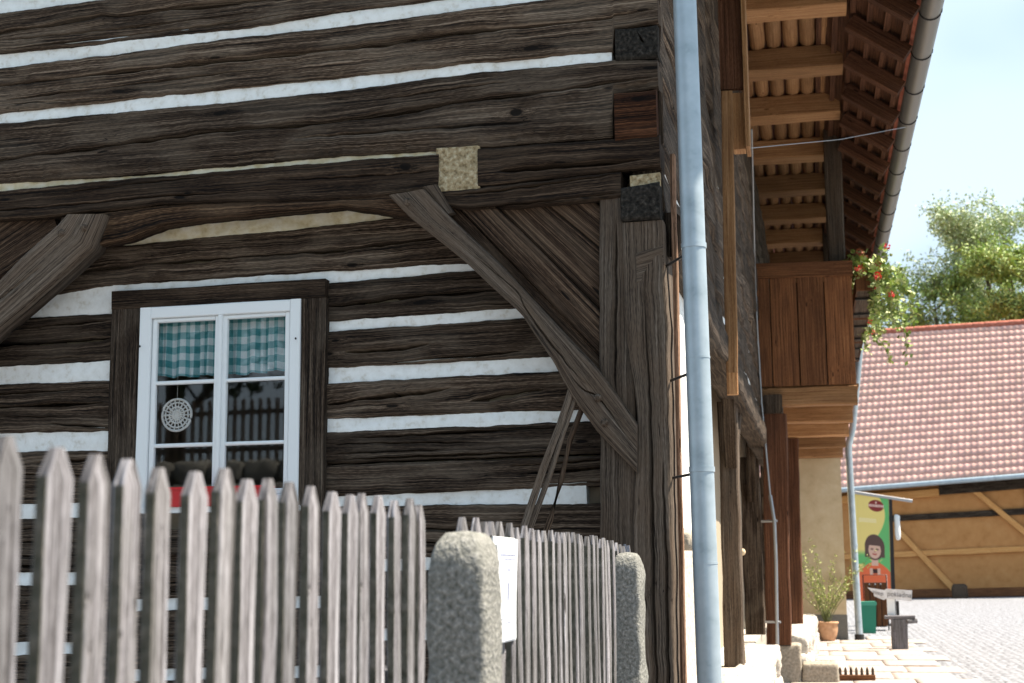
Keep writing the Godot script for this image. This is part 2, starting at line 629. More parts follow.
func make_materials() -> void:
	var nrm := make_grain()
	var old := ramp_tex([c8(14, 10, 7), c8(52, 42, 34), c8(72, 60, 50), c8(118, 105, 93)], c8(124, 115, 105), 0.7, 2.1)
	var greyw := ramp_tex([c8(30, 24, 20), c8(84, 73, 63), c8(102, 90, 79), c8(134, 122, 111)], c8(98, 78, 62), 0.6, 1.6)
	var fence := ramp_tex([c8(70, 65, 63), c8(124, 118, 117), c8(150, 144, 144), c8(182, 176, 176)], c8(98, 95, 88), 0.75, 2.3)
	var stain := ramp_tex([c8(54, 33, 20), c8(100, 66, 42), c8(122, 84, 55), c8(148, 109, 77)], c8(76, 51, 35), 0.55, 1.5)
	var pine := ramp_tex([c8(112, 78, 50), c8(156, 116, 80), c8(172, 133, 96), c8(192, 156, 120)], c8(128, 94, 66), 0.5, 1.6)
	var palew := ramp_tex([c8(166, 108, 58), c8(204, 148, 90), c8(214, 162, 102), c8(224, 180, 126)], c8(190, 134, 80), 0.4, 1.5)
	var brownw := ramp_tex([c8(44, 26, 17), c8(82, 53, 37), c8(102, 68, 49), c8(130, 92, 70)], c8(74, 50, 38), 0.6, 1.7)
	M.pale = wood(palew, nrm, Color.WHITE, 0.8)
	for i in 4:
		var k := 0.86 + 0.1 * i
		M["old%d" % i] = wood(old, nrm, Color(k, k * 0.985, k * 0.965), 0.88, 0.85)
		M["grey%d" % i] = wood(greyw, nrm, Color(k, k, k), 0.88, 0.8)
		M["fence%d" % i] = wood(fence, nrm, Color(0.80 + 0.045 * i, 0.82 + 0.045 * i, 0.85 + 0.045 * i), 0.9, 0.9)
		M["stain%d" % i] = wood(stain, nrm, Color(k, k * 0.97, k * 0.95), 0.7, 0.7)
		M["pine%d" % i] = wood(pine, nrm, Color(k, k * 0.99, k * 0.97), 0.75, 0.6)
	for i in 3:
		M["brown%d" % i] = wood(brownw, nrm, Color(0.9 + 0.05 * i, 0.9 + 0.05 * i, 0.9 + 0.05 * i), 0.85, 0.8)
	M.old_dark = wood(old, nrm, Color(0.76, 0.71, 0.66), 0.88)
	M.arch = wood(old, nrm, Color(0.96, 0.87, 0.77), 0.88)
	M.char = mottled(71, [c8(12, 11, 10), c8(36, 34, 31), c8(54, 50, 46), c8(92, 87, 80)], 0.05, 256, 5, 6.0)
	M.char.uv1_scale = Vector3.ONE * 3.0
	M.brownend = wood(old, nrm, Color(0.9, 0.68, 0.54), 0.9)
	M.panel = wood(old, nrm, Color(0.97, 0.90, 0.84), 0.86)
	M.white = mottled(41, [c8(204, 200, 190), c8(228, 229, 227), c8(235, 237, 236), c8(240, 242, 242)], 0.02, 512, 5, 2.0)
	M.white.uv1_scale = Vector3.ONE * 1.5
	M.cream = mottled(42, [c8(190, 172, 132), c8(214, 202, 170), c8(224, 216, 194), c8(232, 226, 210)], 0.03, 256, 5, 1.5)  # cream lime; warm brown bounce light is also put into this colour
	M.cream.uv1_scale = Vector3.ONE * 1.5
	M.patch = mottled(43, [c8(84, 70, 50), c8(146, 128, 98), c8(178, 162, 132), c8(208, 198, 176)], 0.04, 256, 6, 8.0)
	M.patch.uv1_scale = Vector3.ONE * 3.0
	M.granite = mottled(44, [c8(62, 63, 57), c8(106, 106, 101), c8(130, 129, 125), c8(174, 172, 168)], 0.05, 512, 7, 6.0)
	M.granite.uv1_scale = Vector3.ONE * 2.5
	M.limewash = mottled(45, [c8(112, 104, 90), c8(172, 165, 155), c8(192, 186, 178), c8(206, 202, 196)], 0.05, 512, 5, 3.0)
	M.plaster = mottled(46, [c8(188, 168, 136), c8(200, 180, 148), c8(206, 187, 156), c8(212, 195, 166)], 0.012, 512, 5, 1.0)
	M.plaster.uv1_scale = Vector3.ONE * 0.5
	M.clay = mottled(47, [c8(164, 114, 68), c8(178, 128, 80), c8(184, 134, 85), c8(190, 143, 94)], 0.014, 512, 5, 1.0)
	M.clay.uv1_scale = Vector3.ONE * 0.3
	M.sandstone = mottled(48, [c8(104, 97, 86), c8(142, 134, 122), c8(157, 149, 137), c8(176, 169, 158)], 0.05, 512, 5, 2.5)
	M.paving = mottled(49, [c8(128, 117, 109), c8(158, 147, 140), c8(168, 158, 152), c8(180, 171, 166)], 0.03, 512, 5, 2.0)
	M.cobble = mottled(50, [c8(88, 88, 90), c8(140, 140, 142), c8(160, 160, 164), c8(182, 182, 188)], 0.10, 1024, 4, 5.0)
	M.cobble.uv1_scale = Vector3.ONE * 0.35
	M.soil = mottled(51, [c8(60, 50, 38), c8(88, 84, 52), c8(98, 104, 60), c8(120, 124, 78)], 0.06, 512, 5, 3.0)
	M.soil.uv1_scale = Vector3.ONE * 0.5
	M.tile_red = mottled(52, [c8(120, 66, 54), c8(164, 100, 84), c8(176, 112, 96), c8(188, 130, 114)], 0.05, 512, 4, 1.0)
	M.tile_red.uv1_scale = Vector3.ONE * 0.3
	M.terracotta = mottled(53, [c8(148, 112, 84), c8(174, 136, 106), c8(184, 148, 118), c8(194, 162, 136)], 0.05, 256, 4, 1.0)
	M.dark_room = plain(c8(150, 138, 120), 0.95)
	M.zinc = plain(c8(182, 192, 198), 0.45, 0.5)
	M.zinc.albedo_texture = mottled(54, [c8(178, 186, 192), c8(222, 228, 232), c8(238, 242, 246), c8(254, 255, 255)], 0.02, 256, 5).albedo_texture
	M.zinc.uv1_triplanar = true
	M.gutter_metal = plain(c8(120, 118, 114), 0.5, 0.7)
	M.iron = plain(c8(46, 44, 44), 0.6, 0.4)
	M.steel = plain(c8(150, 152, 156), 0.4, 0.8)
	M.white_paint = plain(c8(232, 235, 236), 0.45)
	M.paper = plain(c8(236, 238, 240), 0.8)
	M.green_plastic = plain(c8(20, 122, 96), 0.45)
	M.black_metal = plain(c8(32, 30, 32), 0.5, 0.2)
	M.moss_shade = mottled(55, [c8(50, 50, 42), c8(76, 75, 66), c8(94, 91, 83), c8(126, 120, 113)], 0.05, 256, 5, 2.0)  # mossy tone with shade mixed in, darkens the picket edges
	M.moss_shade.uv1_scale = Vector3.ONE * 2.0
	var gl := StandardMaterial3D.new()
	gl.transparency = BaseMaterial3D.TRANSPARENCY_ALPHA
	gl.albedo_color = Color(0.03, 0.035, 0.03, 0.08)
	gl.roughness = 0.02
	gl.metallic_specular = 0.5
	M.glass = gl
	M.cover = wood(fence, nrm, Color(1.0, 0.82, 0.68), 0.9)
	M.leaf_plain = leaf_mat(Color.WHITE, 0.0)
	M.leaf_plain.backlight = Color(0.34, 0.42, 0.14)
	M.stem = plain(c8(96, 104, 58), 0.8)
	M.bark = mottled(56, [c8(48, 40, 34), c8(82, 72, 62), c8(96, 86, 76), c8(120, 110, 100)], 0.06, 256, 4, 3.0)
	M.sign_white = mottled(57, [c8(176, 172, 168), c8(212, 210, 208), c8(224, 222, 222), c8(232, 232, 232)], 0.05, 128, 4)
	M.green_lid = plain(c8(60, 150, 124), 0.45)
	M.steel_grey = plain(c8(170, 170, 172), 0.5, 0.3)
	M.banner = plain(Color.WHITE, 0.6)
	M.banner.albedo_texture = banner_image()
	M.barn_tile = plain(c8(220, 176, 164), 0.8)
	M.barn_tile.vertex_color_use_as_albedo = true

const GABLE_TIMBERS := [
	["wall_log",0.000,[Vector2(-4.200,4.340),Vector2(-3.182,4.333),Vector2(-1.607,4.319),Vector2(0.063,4.287)],[Vector2(-4.200,4.044),Vector2(-3.167,4.043),Vector2(-2.642,4.045),Vector2(-1.407,4.056),Vector2(0.057,4.034)],[],"old",0.14],
	["wall_log",0.000,[Vector2(-4.200,3.962),Vector2(-3.163,3.960),Vector2(-2.639,3.964),Vector2(-2.104,3.975),Vector2(-1.118,3.979),Vector2(0.055,3.951)],[Vector2(-4.200,3.742),Vector2(-3.152,3.751),Vector2(-2.615,3.743),Vector2(-1.846,3.747),Vector2(-1.404,3.772),Vector2(-1.023,3.778),Vector2(-0.502,3.796),Vector2(0.052,3.806)],[[Vector2(-3.378,3.850),Vector2(-3.157,3.853),Vector2(-2.859,3.868),Vector2(-2.615,3.884),Vector2(-2.525,3.867),Vector2(-2.255,3.878),Vector2(-1.934,3.873),Vector2(-1.454,3.873)]],"old",0.14],
	["wall_log",0.000,[Vector2(-4.200,3.671),Vector2(-3.148,3.680),Vector2(-2.523,3.689),Vector2(-1.930,3.707),Vector2(-1.403,3.706),Vector2(-0.503,3.731),Vector2(0.050,3.738)],[Vector2(-4.200,3.429),Vector2(-3.136,3.449),Vector2(-2.257,3.458),Vector2(-1.401,3.464),Vector2(-0.777,3.469),Vector2(-0.154,3.462),Vector2(-0.145,3.565),Vector2(0.046,3.572)],[[Vector2(-3.474,3.580),Vector2(-3.143,3.585),Vector2(-2.261,3.595),Vector2(-1.843,3.597),Vector2(-1.402,3.596),Vector2(-0.804,3.615),Vector2(-0.206,3.608),Vector2(0.013,3.621)]],"old",0.14],
	["wall_log",0.000,[Vector2(-4.200,3.398),Vector2(-3.134,3.399),Vector2(-2.430,3.401),Vector2(-2.023,3.399),Vector2(-1.400,3.403),Vector2(-0.778,3.428),Vector2(-0.152,3.424),Vector2(0.042,3.407)],[Vector2(-4.200,3.077),Vector2(-3.119,3.107),Vector2(-2.486,3.092),Vector2(-1.397,3.101),Vector2(-0.779,3.087),Vector2(-0.163,3.080),Vector2(-0.153,3.266),Vector2(0.039,3.283)],[[Vector2(-3.451,3.197),Vector2(-3.124,3.215),Vector2(-2.699,3.230),Vector2(-2.425,3.246),Vector2(-2.084,3.261),Vector2(-1.399,3.258),Vector2(-0.778,3.300),Vector2(-0.656,3.302),Vector2(-0.387,3.309),Vector2(-0.159,3.324),Vector2(0.014,3.330)]],"old_low",0.14],
	["arched_beam",0.000,[Vector2(-4.200,3.066),Vector2(-3.117,3.068),Vector2(-2.245,3.074),Vector2(-1.397,3.073),Vector2(-0.939,3.073)],[Vector2(-4.200,2.922),Vector2(-3.109,2.921),Vector2(-2.880,2.919),Vector2(-2.261,2.938),Vector2(-1.878,2.924),Vector2(-1.490,2.901),Vector2(-1.175,2.900),Vector2(-0.939,2.915)],[],"old_dark",0.14],
	["arch_timber",-0.012,[Vector2(-2.798,2.912),Vector2(-2.268,2.939),Vector2(-1.883,2.925),Vector2(-1.495,2.902),Vector2(-1.179,2.901),Vector2(-0.911,2.915)],[Vector2(-2.789,2.719),Vector2(-2.558,2.776),Vector2(-2.446,2.792),Vector2(-2.280,2.840),Vector2(-2.080,2.855),Vector2(-1.399,2.867),Vector2(-1.244,2.836),Vector2(-1.072,2.792),Vector2(-0.888,2.735)],[],"arch",0.09],
	["wall_beam",0.000,[Vector2(-0.759,3.081),Vector2(-0.164,3.076),Vector2(0.042,3.076)],[Vector2(-0.760,2.906),Vector2(-0.393,2.922),Vector2(0.039,2.935)],[[Vector2(-0.658,2.969),Vector2(-0.392,2.971),Vector2(-0.045,2.970)]],"old_dark",0.14],
	["wall_beam",0.000,[Vector2(-0.926,2.905),Vector2(-0.762,2.903),Vector2(-0.393,2.918),Vector2(-0.128,2.928)],[Vector2(-0.926,2.833),Vector2(-0.794,2.810),Vector2(-0.394,2.808),Vector2(-0.130,2.811)],[],"old_dark",0.14],
	["log_end",0.006,[Vector2(-0.140,3.560),Vector2(0.047,3.559)],[Vector2(-0.143,3.414),Vector2(0.043,3.414)],[[Vector2(-0.032,3.542),Vector2(-0.029,3.479)]],"char",0.14],
	["log_end",0.008,[Vector2(-0.150,3.271),Vector2(0.036,3.272)],[Vector2(-0.154,3.064),Vector2(0.031,3.066)],[],"brownend",0.14],
	["log_end",0.030,[Vector2(-0.126,2.850),Vector2(0.042,2.864)],[Vector2(-0.129,2.706),Vector2(0.038,2.701)],[],"char",0.14],
	["wall_log",-0.200,[Vector2(-4.200,2.776),Vector2(-3.235,2.791),Vector2(-2.908,2.805),Vector2(-2.446,2.810),Vector2(-1.471,2.836),Vector2(-1.087,2.856),Vector2(-0.081,2.893)],[Vector2(-4.200,2.541),Vector2(-3.222,2.553),Vector2(-3.033,2.582),Vector2(-2.617,2.617),Vector2(-1.542,2.618),Vector2(-0.843,2.615),Vector2(-0.086,2.630)],[[Vector2(-3.010,2.683),Vector2(-2.833,2.693),Vector2(-2.359,2.712),Vector2(-1.470,2.714),Vector2(-1.025,2.741),Vector2(-0.713,2.747)]],"lower",0.14],
	["wall_log",-0.200,[Vector2(-1.532,2.564),Vector2(-0.843,2.583),Vector2(-0.087,2.595)],[Vector2(-1.530,2.387),Vector2(-0.638,2.400),Vector2(-0.091,2.410)],[[Vector2(-1.531,2.452),Vector2(-1.181,2.479),Vector2(-0.624,2.489)]],"lower",0.14],
	["wall_log",-0.200,[Vector2(-1.529,2.341),Vector2(-0.639,2.355),Vector2(-0.092,2.366)],[Vector2(-1.527,2.172),Vector2(-0.479,2.175),Vector2(-0.097,2.179)],[[Vector2(-1.441,2.241),Vector2(-1.180,2.242),Vector2(-1.039,2.258)]],"lower",0.14],
	["wall_log",-0.200,[Vector2(-1.526,2.103),Vector2(-0.480,2.113),Vector2(-0.098,2.119)],[Vector2(-1.525,1.940),Vector2(-0.420,1.941),Vector2(-0.102,1.942)],[[Vector2(-1.525,2.003),Vector2(-1.320,2.027),Vector2(-1.086,2.041),Vector2(-0.947,2.057)],[Vector2(-0.855,1.992),Vector2(-0.673,2.020),Vector2(-0.516,2.049)]],"lower",0.14],
	["wall_log",-0.200,[Vector2(-1.529,1.881),Vector2(-0.421,1.893),Vector2(-0.103,1.895)],[Vector2(-1.527,1.740),Vector2(-0.300,1.750),Vector2(-0.106,1.751)],[],"lower",0.14],
	["wall_log",-0.200,[Vector2(-1.527,1.733),Vector2(-0.301,1.743),Vector2(-0.106,1.744)],[Vector2(-1.525,1.590),Vector2(-0.346,1.612),Vector2(-0.109,1.615)],[],"lower",0.14],
	["wall_log",-0.200,[Vector2(-1.525,1.550),Vector2(-0.348,1.540),Vector2(-0.111,1.540)],[Vector2(-1.522,1.312),Vector2(-0.116,1.323)],[],"lower",0.14],
	["wall_log",-0.200,[Vector2(-1.521,1.260),Vector2(-0.117,1.273)],[Vector2(-1.518,1.008),Vector2(-0.122,1.042)],[],"lower",0.14],
	["wall_log",-0.200,[Vector2(-1.518,0.956),Vector2(-0.123,0.993)],[Vector2(-1.515,0.708),Vector2(-0.128,0.765)],[],"lower",0.14],
	["wall_log",-0.200,[Vector2(-1.514,0.657),Vector2(-0.129,0.717)],[Vector2(-1.510,0.286),Vector2(-0.137,0.385)],[],"lower",0.14],
	["wall_log",-0.200,[Vector2(-4.200,2.468),Vector2(-3.218,2.474),Vector2(-3.137,2.482),Vector2(-2.612,2.481)],[Vector2(-4.200,2.255),Vector2(-3.207,2.253),Vector2(-2.609,2.251)],[[Vector2(-3.377,2.354),Vector2(-3.212,2.356),Vector2(-2.613,2.361)]],"lower",0.14],
	["wall_log",-0.200,[Vector2(-4.200,2.170),Vector2(-3.202,2.166),Vector2(-2.605,2.161)],[Vector2(-4.200,1.938),Vector2(-3.190,1.930),Vector2(-2.602,1.920)],[[Vector2(-3.415,2.058),Vector2(-3.196,2.055),Vector2(-2.875,2.057),Vector2(-2.638,2.053)]],"lower",0.14],
	["wall_log",-0.200,[Vector2(-4.200,1.845),Vector2(-3.185,1.839),Vector2(-2.598,1.831)],[Vector2(-4.200,1.598),Vector2(-3.172,1.592),Vector2(-2.589,1.585)],[],"lower",0.14],
	["wall_log",-0.200,[Vector2(-4.200,1.531),Vector2(-3.169,1.526),Vector2(-2.587,1.520)],[Vector2(-4.200,1.269),Vector2(-3.156,1.269),Vector2(-2.577,1.269)],[],"lower",0.14],
	["wall_log",-0.200,[Vector2(-4.200,1.213),Vector2(-3.153,1.213),Vector2(-2.575,1.214)],[Vector2(-4.200,0.936),Vector2(-3.139,0.946),Vector2(-2.565,0.957)],[],"lower",0.14],
	["wall_log",-0.200,[Vector2(-4.200,0.881),Vector2(-3.136,0.892),Vector2(-2.563,0.904)],[Vector2(-4.200,0.626),Vector2(-3.123,0.642),Vector2(-2.554,0.659)],[],"lower",0.14],
	["wall_log",-0.200,[Vector2(-4.200,0.571),Vector2(-3.121,0.588),Vector2(-2.552,0.606)],[Vector2(-4.200,0.217),Vector2(-3.103,0.241),Vector2(-2.539,0.266)],[],"lower",0.14],
	["wall_log",-0.200,[Vector2(-2.638,1.393),Vector2(-1.480,1.400)],[Vector2(-2.628,1.142),Vector2(-1.478,1.159)],[],"lower",0.14],
	["wall_log",-0.200,[Vector2(-2.626,1.088),Vector2(-1.477,1.107)],[Vector2(-2.616,0.827),Vector2(-1.474,0.857)],[],"lower",0.14],
	["wall_log",-0.200,[Vector2(-2.614,0.774),Vector2(-1.474,0.806)],[Vector2(-2.595,0.277),Vector2(-1.469,0.329)],[],"lower",0.14],
	["panel_board",-0.050,[Vector2(-0.904,2.879),Vector2(-0.225,2.134)],[Vector2(-1.001,2.887),Vector2(-0.227,2.045)],[],"panel",0.03],
	["panel_board",-0.030,[Vector2(-0.721,2.861),Vector2(-0.218,2.322)],[Vector2(-0.896,2.872),Vector2(-0.222,2.129)],[],"panel",0.03],
	["panel_board",-0.052,[Vector2(-0.494,2.850),Vector2(-0.209,2.593)],[Vector2(-0.725,2.865),Vector2(-0.222,2.324)],[],"panel",0.03],
	["panel_board",-0.045,[Vector2(-0.281,2.842),Vector2(-0.195,2.761)],[Vector2(-0.490,2.846),Vector2(-0.207,2.589)],[],"panel",0.03],
	["panel_board",-0.050,[Vector2(-3.943,2.442),Vector2(-3.170,2.927),Vector2(-2.907,3.065)],[Vector2(-3.925,2.196),Vector2(-3.128,2.651),Vector2(-2.817,2.825)],[],"panel",0.03],
	["panel_board",-0.060,[Vector2(-3.976,2.793),Vector2(-3.479,2.950),Vector2(-3.049,3.078)],[Vector2(-3.951,2.449),Vector2(-3.182,2.930),Vector2(-2.919,3.068)],[],"panel",0.03],
	["brace",0.035,[Vector2(-0.992,2.905),Vector2(-0.861,2.757),Vector2(-0.652,2.550),Vector2(-0.509,2.387),Vector2(-0.352,2.208),Vector2(-0.260,2.111),Vector2(-0.178,1.999),Vector2(-0.077,1.847)],[Vector2(-1.158,2.890),Vector2(-1.056,2.780),Vector2(-0.816,2.578),Vector2(-0.566,2.334),Vector2(-0.426,2.118),Vector2(-0.347,1.964),Vector2(-0.244,1.819),Vector2(-0.082,1.646)],[[Vector2(-0.785,2.598),Vector2(-0.566,2.381),Vector2(-0.395,2.168),Vector2(-0.291,2.020)],[Vector2(-0.333,2.072),Vector2(-0.229,1.943),Vector2(-0.116,1.782)]],"grey",0.12],
	["brace",0.035,[Vector2(-3.956,2.019),Vector2(-3.096,2.609),Vector2(-2.930,2.757),Vector2(-2.793,2.862),Vector2(-2.738,2.916)],[Vector2(-3.674,1.929),Vector2(-3.059,2.399),Vector2(-2.797,2.592),Vector2(-2.602,2.745),Vector2(-2.536,2.901)],[[Vector2(-3.373,2.305),Vector2(-3.065,2.512),Vector2(-2.862,2.667)]],"grey",0.12],
	["wedge",0.020,[Vector2(-0.942,2.928),Vector2(-0.865,2.797)],[Vector2(-1.011,2.919),Vector2(-0.897,2.786)],[],"grey",0.05],
	["knee_stub",0.020,[Vector2(-0.068,2.565),Vector2(0.051,2.600)],[Vector2(-0.071,2.429),Vector2(0.047,2.456)],[],"grey",0.05],
	["chinking",-0.015,[Vector2(-4.200,4.072),Vector2(-3.179,4.070),Vector2(-2.652,4.072),Vector2(-1.413,4.082),Vector2(0.055,4.059)],[Vector2(-4.200,3.948),Vector2(-3.172,3.947),Vector2(-2.647,3.951),Vector2(-2.111,3.962),Vector2(-1.123,3.966),Vector2(0.053,3.940)],[],"white",0.06],
	["chinking",-0.015,[Vector2(-4.200,3.769),Vector2(-3.163,3.778),Vector2(-2.624,3.769),Vector2(-1.853,3.773),Vector2(-1.410,3.798),Vector2(-1.028,3.804),Vector2(-0.505,3.821),Vector2(-0.029,3.831)],[Vector2(-4.200,3.656),Vector2(-3.158,3.666),Vector2(-2.531,3.675),Vector2(-1.937,3.694),Vector2(-1.409,3.693),Vector2(-0.506,3.719),Vector2(-0.031,3.726)],[],"white",0.06],
	["chinking",-0.015,[Vector2(-4.200,3.473),Vector2(-3.148,3.475),Vector2(-2.266,3.483),Vector2(-1.407,3.489),Vector2(-0.782,3.493),Vector2(-0.158,3.486)],[Vector2(-4.200,3.380),Vector2(-3.143,3.385),Vector2(-2.438,3.387),Vector2(-2.030,3.385),Vector2(-1.406,3.390),Vector2(-0.782,3.415),Vector2(-0.160,3.412)],[],"white",0.06],
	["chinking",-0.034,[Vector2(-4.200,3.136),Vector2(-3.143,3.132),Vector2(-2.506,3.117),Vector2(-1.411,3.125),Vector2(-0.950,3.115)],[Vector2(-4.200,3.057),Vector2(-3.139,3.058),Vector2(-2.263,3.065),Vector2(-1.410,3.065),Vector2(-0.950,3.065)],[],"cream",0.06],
	["chinking",-0.214,[Vector2(-4.200,2.839),Vector2(-2.919,2.878),Vector2(-2.561,2.884),Vector2(-2.389,2.936),Vector2(-2.182,2.965),Vector2(-1.478,2.981),Vector2(-1.091,2.990)],[Vector2(-4.200,2.744),Vector2(-2.915,2.769),Vector2(-2.453,2.794),Vector2(-1.477,2.820),Vector2(-1.091,2.841)],[],"cream",0.06],  # strip under the arch, its yellow partly painted bounce light
	["chinking",-0.214,[Vector2(-2.626,2.639),Vector2(-1.548,2.640),Vector2(-0.847,2.636),Vector2(-0.088,2.651)],[Vector2(-2.623,2.566),Vector2(-1.547,2.558),Vector2(-0.847,2.568),Vector2(-0.090,2.580)],[],"white",0.06],
	["chinking",-0.214,[Vector2(-1.536,2.408),Vector2(-0.642,2.420),Vector2(-0.093,2.430)],[Vector2(-1.535,2.325),Vector2(-0.642,2.340),Vector2(-0.095,2.351)],[],"white",0.06],
	["chinking",-0.214,[Vector2(-1.533,2.192),Vector2(-0.482,2.194),Vector2(-0.098,2.199)],[Vector2(-1.532,2.087),Vector2(-0.483,2.098),Vector2(-0.101,2.103)],[],"white",0.06],
	["chinking",-0.214,[Vector2(-1.535,1.960),Vector2(-0.423,1.960),Vector2(-0.104,1.961)],[Vector2(-1.534,1.865),Vector2(-0.424,1.878),Vector2(-0.106,1.880)],[],"white",0.06],
	["chinking",-0.214,[Vector2(-1.531,1.609),Vector2(-0.349,1.630),Vector2(-0.340,1.630)],[Vector2(-1.530,1.533),Vector2(-0.351,1.524),Vector2(-0.342,1.524)],[],"white",0.06],
	["chinking",-0.214,[Vector2(-1.528,1.330),Vector2(-0.118,1.339)],[Vector2(-1.527,1.242),Vector2(-0.120,1.256)],[],"white",0.06],
	["chinking",-0.214,[Vector2(-1.524,1.025),Vector2(-0.124,1.050)],[Vector2(-1.523,0.938),Vector2(-0.126,0.968)],[],"white",0.06],
	["chinking",-0.214,[Vector2(-1.520,0.723),Vector2(-0.131,0.764)],[Vector2(-1.519,0.638),Vector2(-0.132,0.683)],[],"white",0.06],
	["chinking",-0.214,[Vector2(-4.200,2.536),Vector2(-3.233,2.575),Vector2(-3.043,2.604),Vector2(-2.625,2.625)],[Vector2(-4.200,2.451),Vector2(-3.226,2.457),Vector2(-3.145,2.465),Vector2(-2.619,2.465)],[],"white",0.06],
	["chinking",-0.214,[Vector2(-4.200,2.277),Vector2(-3.217,2.275),Vector2(-2.618,2.273)],[Vector2(-4.200,2.152),Vector2(-3.211,2.149),Vector2(-2.613,2.144)],[],"white",0.06],
	["chinking",-0.214,[Vector2(-4.200,1.959),Vector2(-3.200,1.950),Vector2(-2.610,1.941)],[Vector2(-4.200,1.827),Vector2(-3.194,1.821),Vector2(-2.606,1.814)],[],"white",0.06],
	["chinking",-0.214,[Vector2(-4.200,1.618),Vector2(-3.183,1.612),Vector2(-2.598,1.604)],[Vector2(-4.200,1.512),Vector2(-3.177,1.508),Vector2(-2.594,1.503)],[],"white",0.06],
	["chinking",-0.214,[Vector2(-4.200,1.288),Vector2(-3.166,1.288),Vector2(-2.586,1.287)],[Vector2(-4.200,1.194),Vector2(-3.161,1.195),Vector2(-2.582,1.196)],[],"white",0.06],
	["chinking",-0.214,[Vector2(-4.200,0.959),Vector2(-3.149,0.964),Vector2(-2.574,0.970)],[Vector2(-4.200,0.865),Vector2(-3.144,0.873),Vector2(-2.570,0.880)],[],"white",0.06],
	["chinking",-0.214,[Vector2(-4.200,0.648),Vector2(-3.133,0.659),Vector2(-2.563,0.671)],[Vector2(-4.200,0.556),Vector2(-3.129,0.569),Vector2(-2.559,0.583)],[],"white",0.06],
	["chinking",-0.214,[Vector2(-2.637,1.160),Vector2(-1.483,1.176)],[Vector2(-2.634,1.069),Vector2(-1.482,1.090)],[],"white",0.06],
	["chinking",-0.214,[Vector2(-2.625,0.844),Vector2(-1.480,0.874)],[Vector2(-2.621,0.755),Vector2(-1.479,0.788)],[],"white",0.06],
	["plaster_patch",-0.010,[Vector2(-0.951,3.099),Vector2(-0.750,3.096)],[Vector2(-0.952,2.900),Vector2(-0.751,2.894)],[],"patch",0.05],
	["plaster_patch",0.012,[Vector2(-0.088,2.900),Vector2(0.040,2.907)],[Vector2(-0.089,2.844),Vector2(0.039,2.851)],[],"patch",0.03],
]

# ------------------------------------------------------------------ ground
func gy(x: float, z: float) -> float:
	var y := 0.0
	var zs := [0.0, -10.0, -16.0, -24.5, -50.0, -90.0, -300.0]
	var ys := [0.0, 0.0, 0.08, 0.13, 0.28, 0.6, 4.0]
	for i in range(1, zs.size()):
		if z <= zs[i - 1]:
			y = lerpf(ys[i - 1], ys[i], clampf((z - zs[i - 1]) / (zs[i] - zs[i - 1]), 0.0, 1.0))
	if x > 2.0:
		y += minf(x - 2.0, 12.0) * 0.018 * smoothstep(-25.0, -48.0, z)
	return y

func sheet(x0: float, x1: float, z0: float, z1: float, nx: int, nzc: int, lift: float, bump := 0.0) -> ArrayMesh:
	var st := SurfaceTool.new()
	st.begin(Mesh.PRIMITIVE_TRIANGLES)
	st.set_smooth_group(0)
	for j in nzc + 1:
		for i in nx + 1:
			var x := lerpf(x0, x1, float(i) / nx)
			var z := lerpf(z0, z1, float(j) / nzc)
			st.set_uv(Vector2(x, z))
			st.add_vertex(Vector3(x, gy(x, z) + lift + nz.get_noise_2d(x * 0.8, z * 0.8) * bump, z))
	for j in nzc:
		for i in nx:
			var a := j * (nx + 1) + i
			for k in [a, a + nx + 1, a + 1, a + 1, a + nx + 1, a + nx + 2]:
				st.add_index(k)
	st.generate_normals()
	return st.commit()

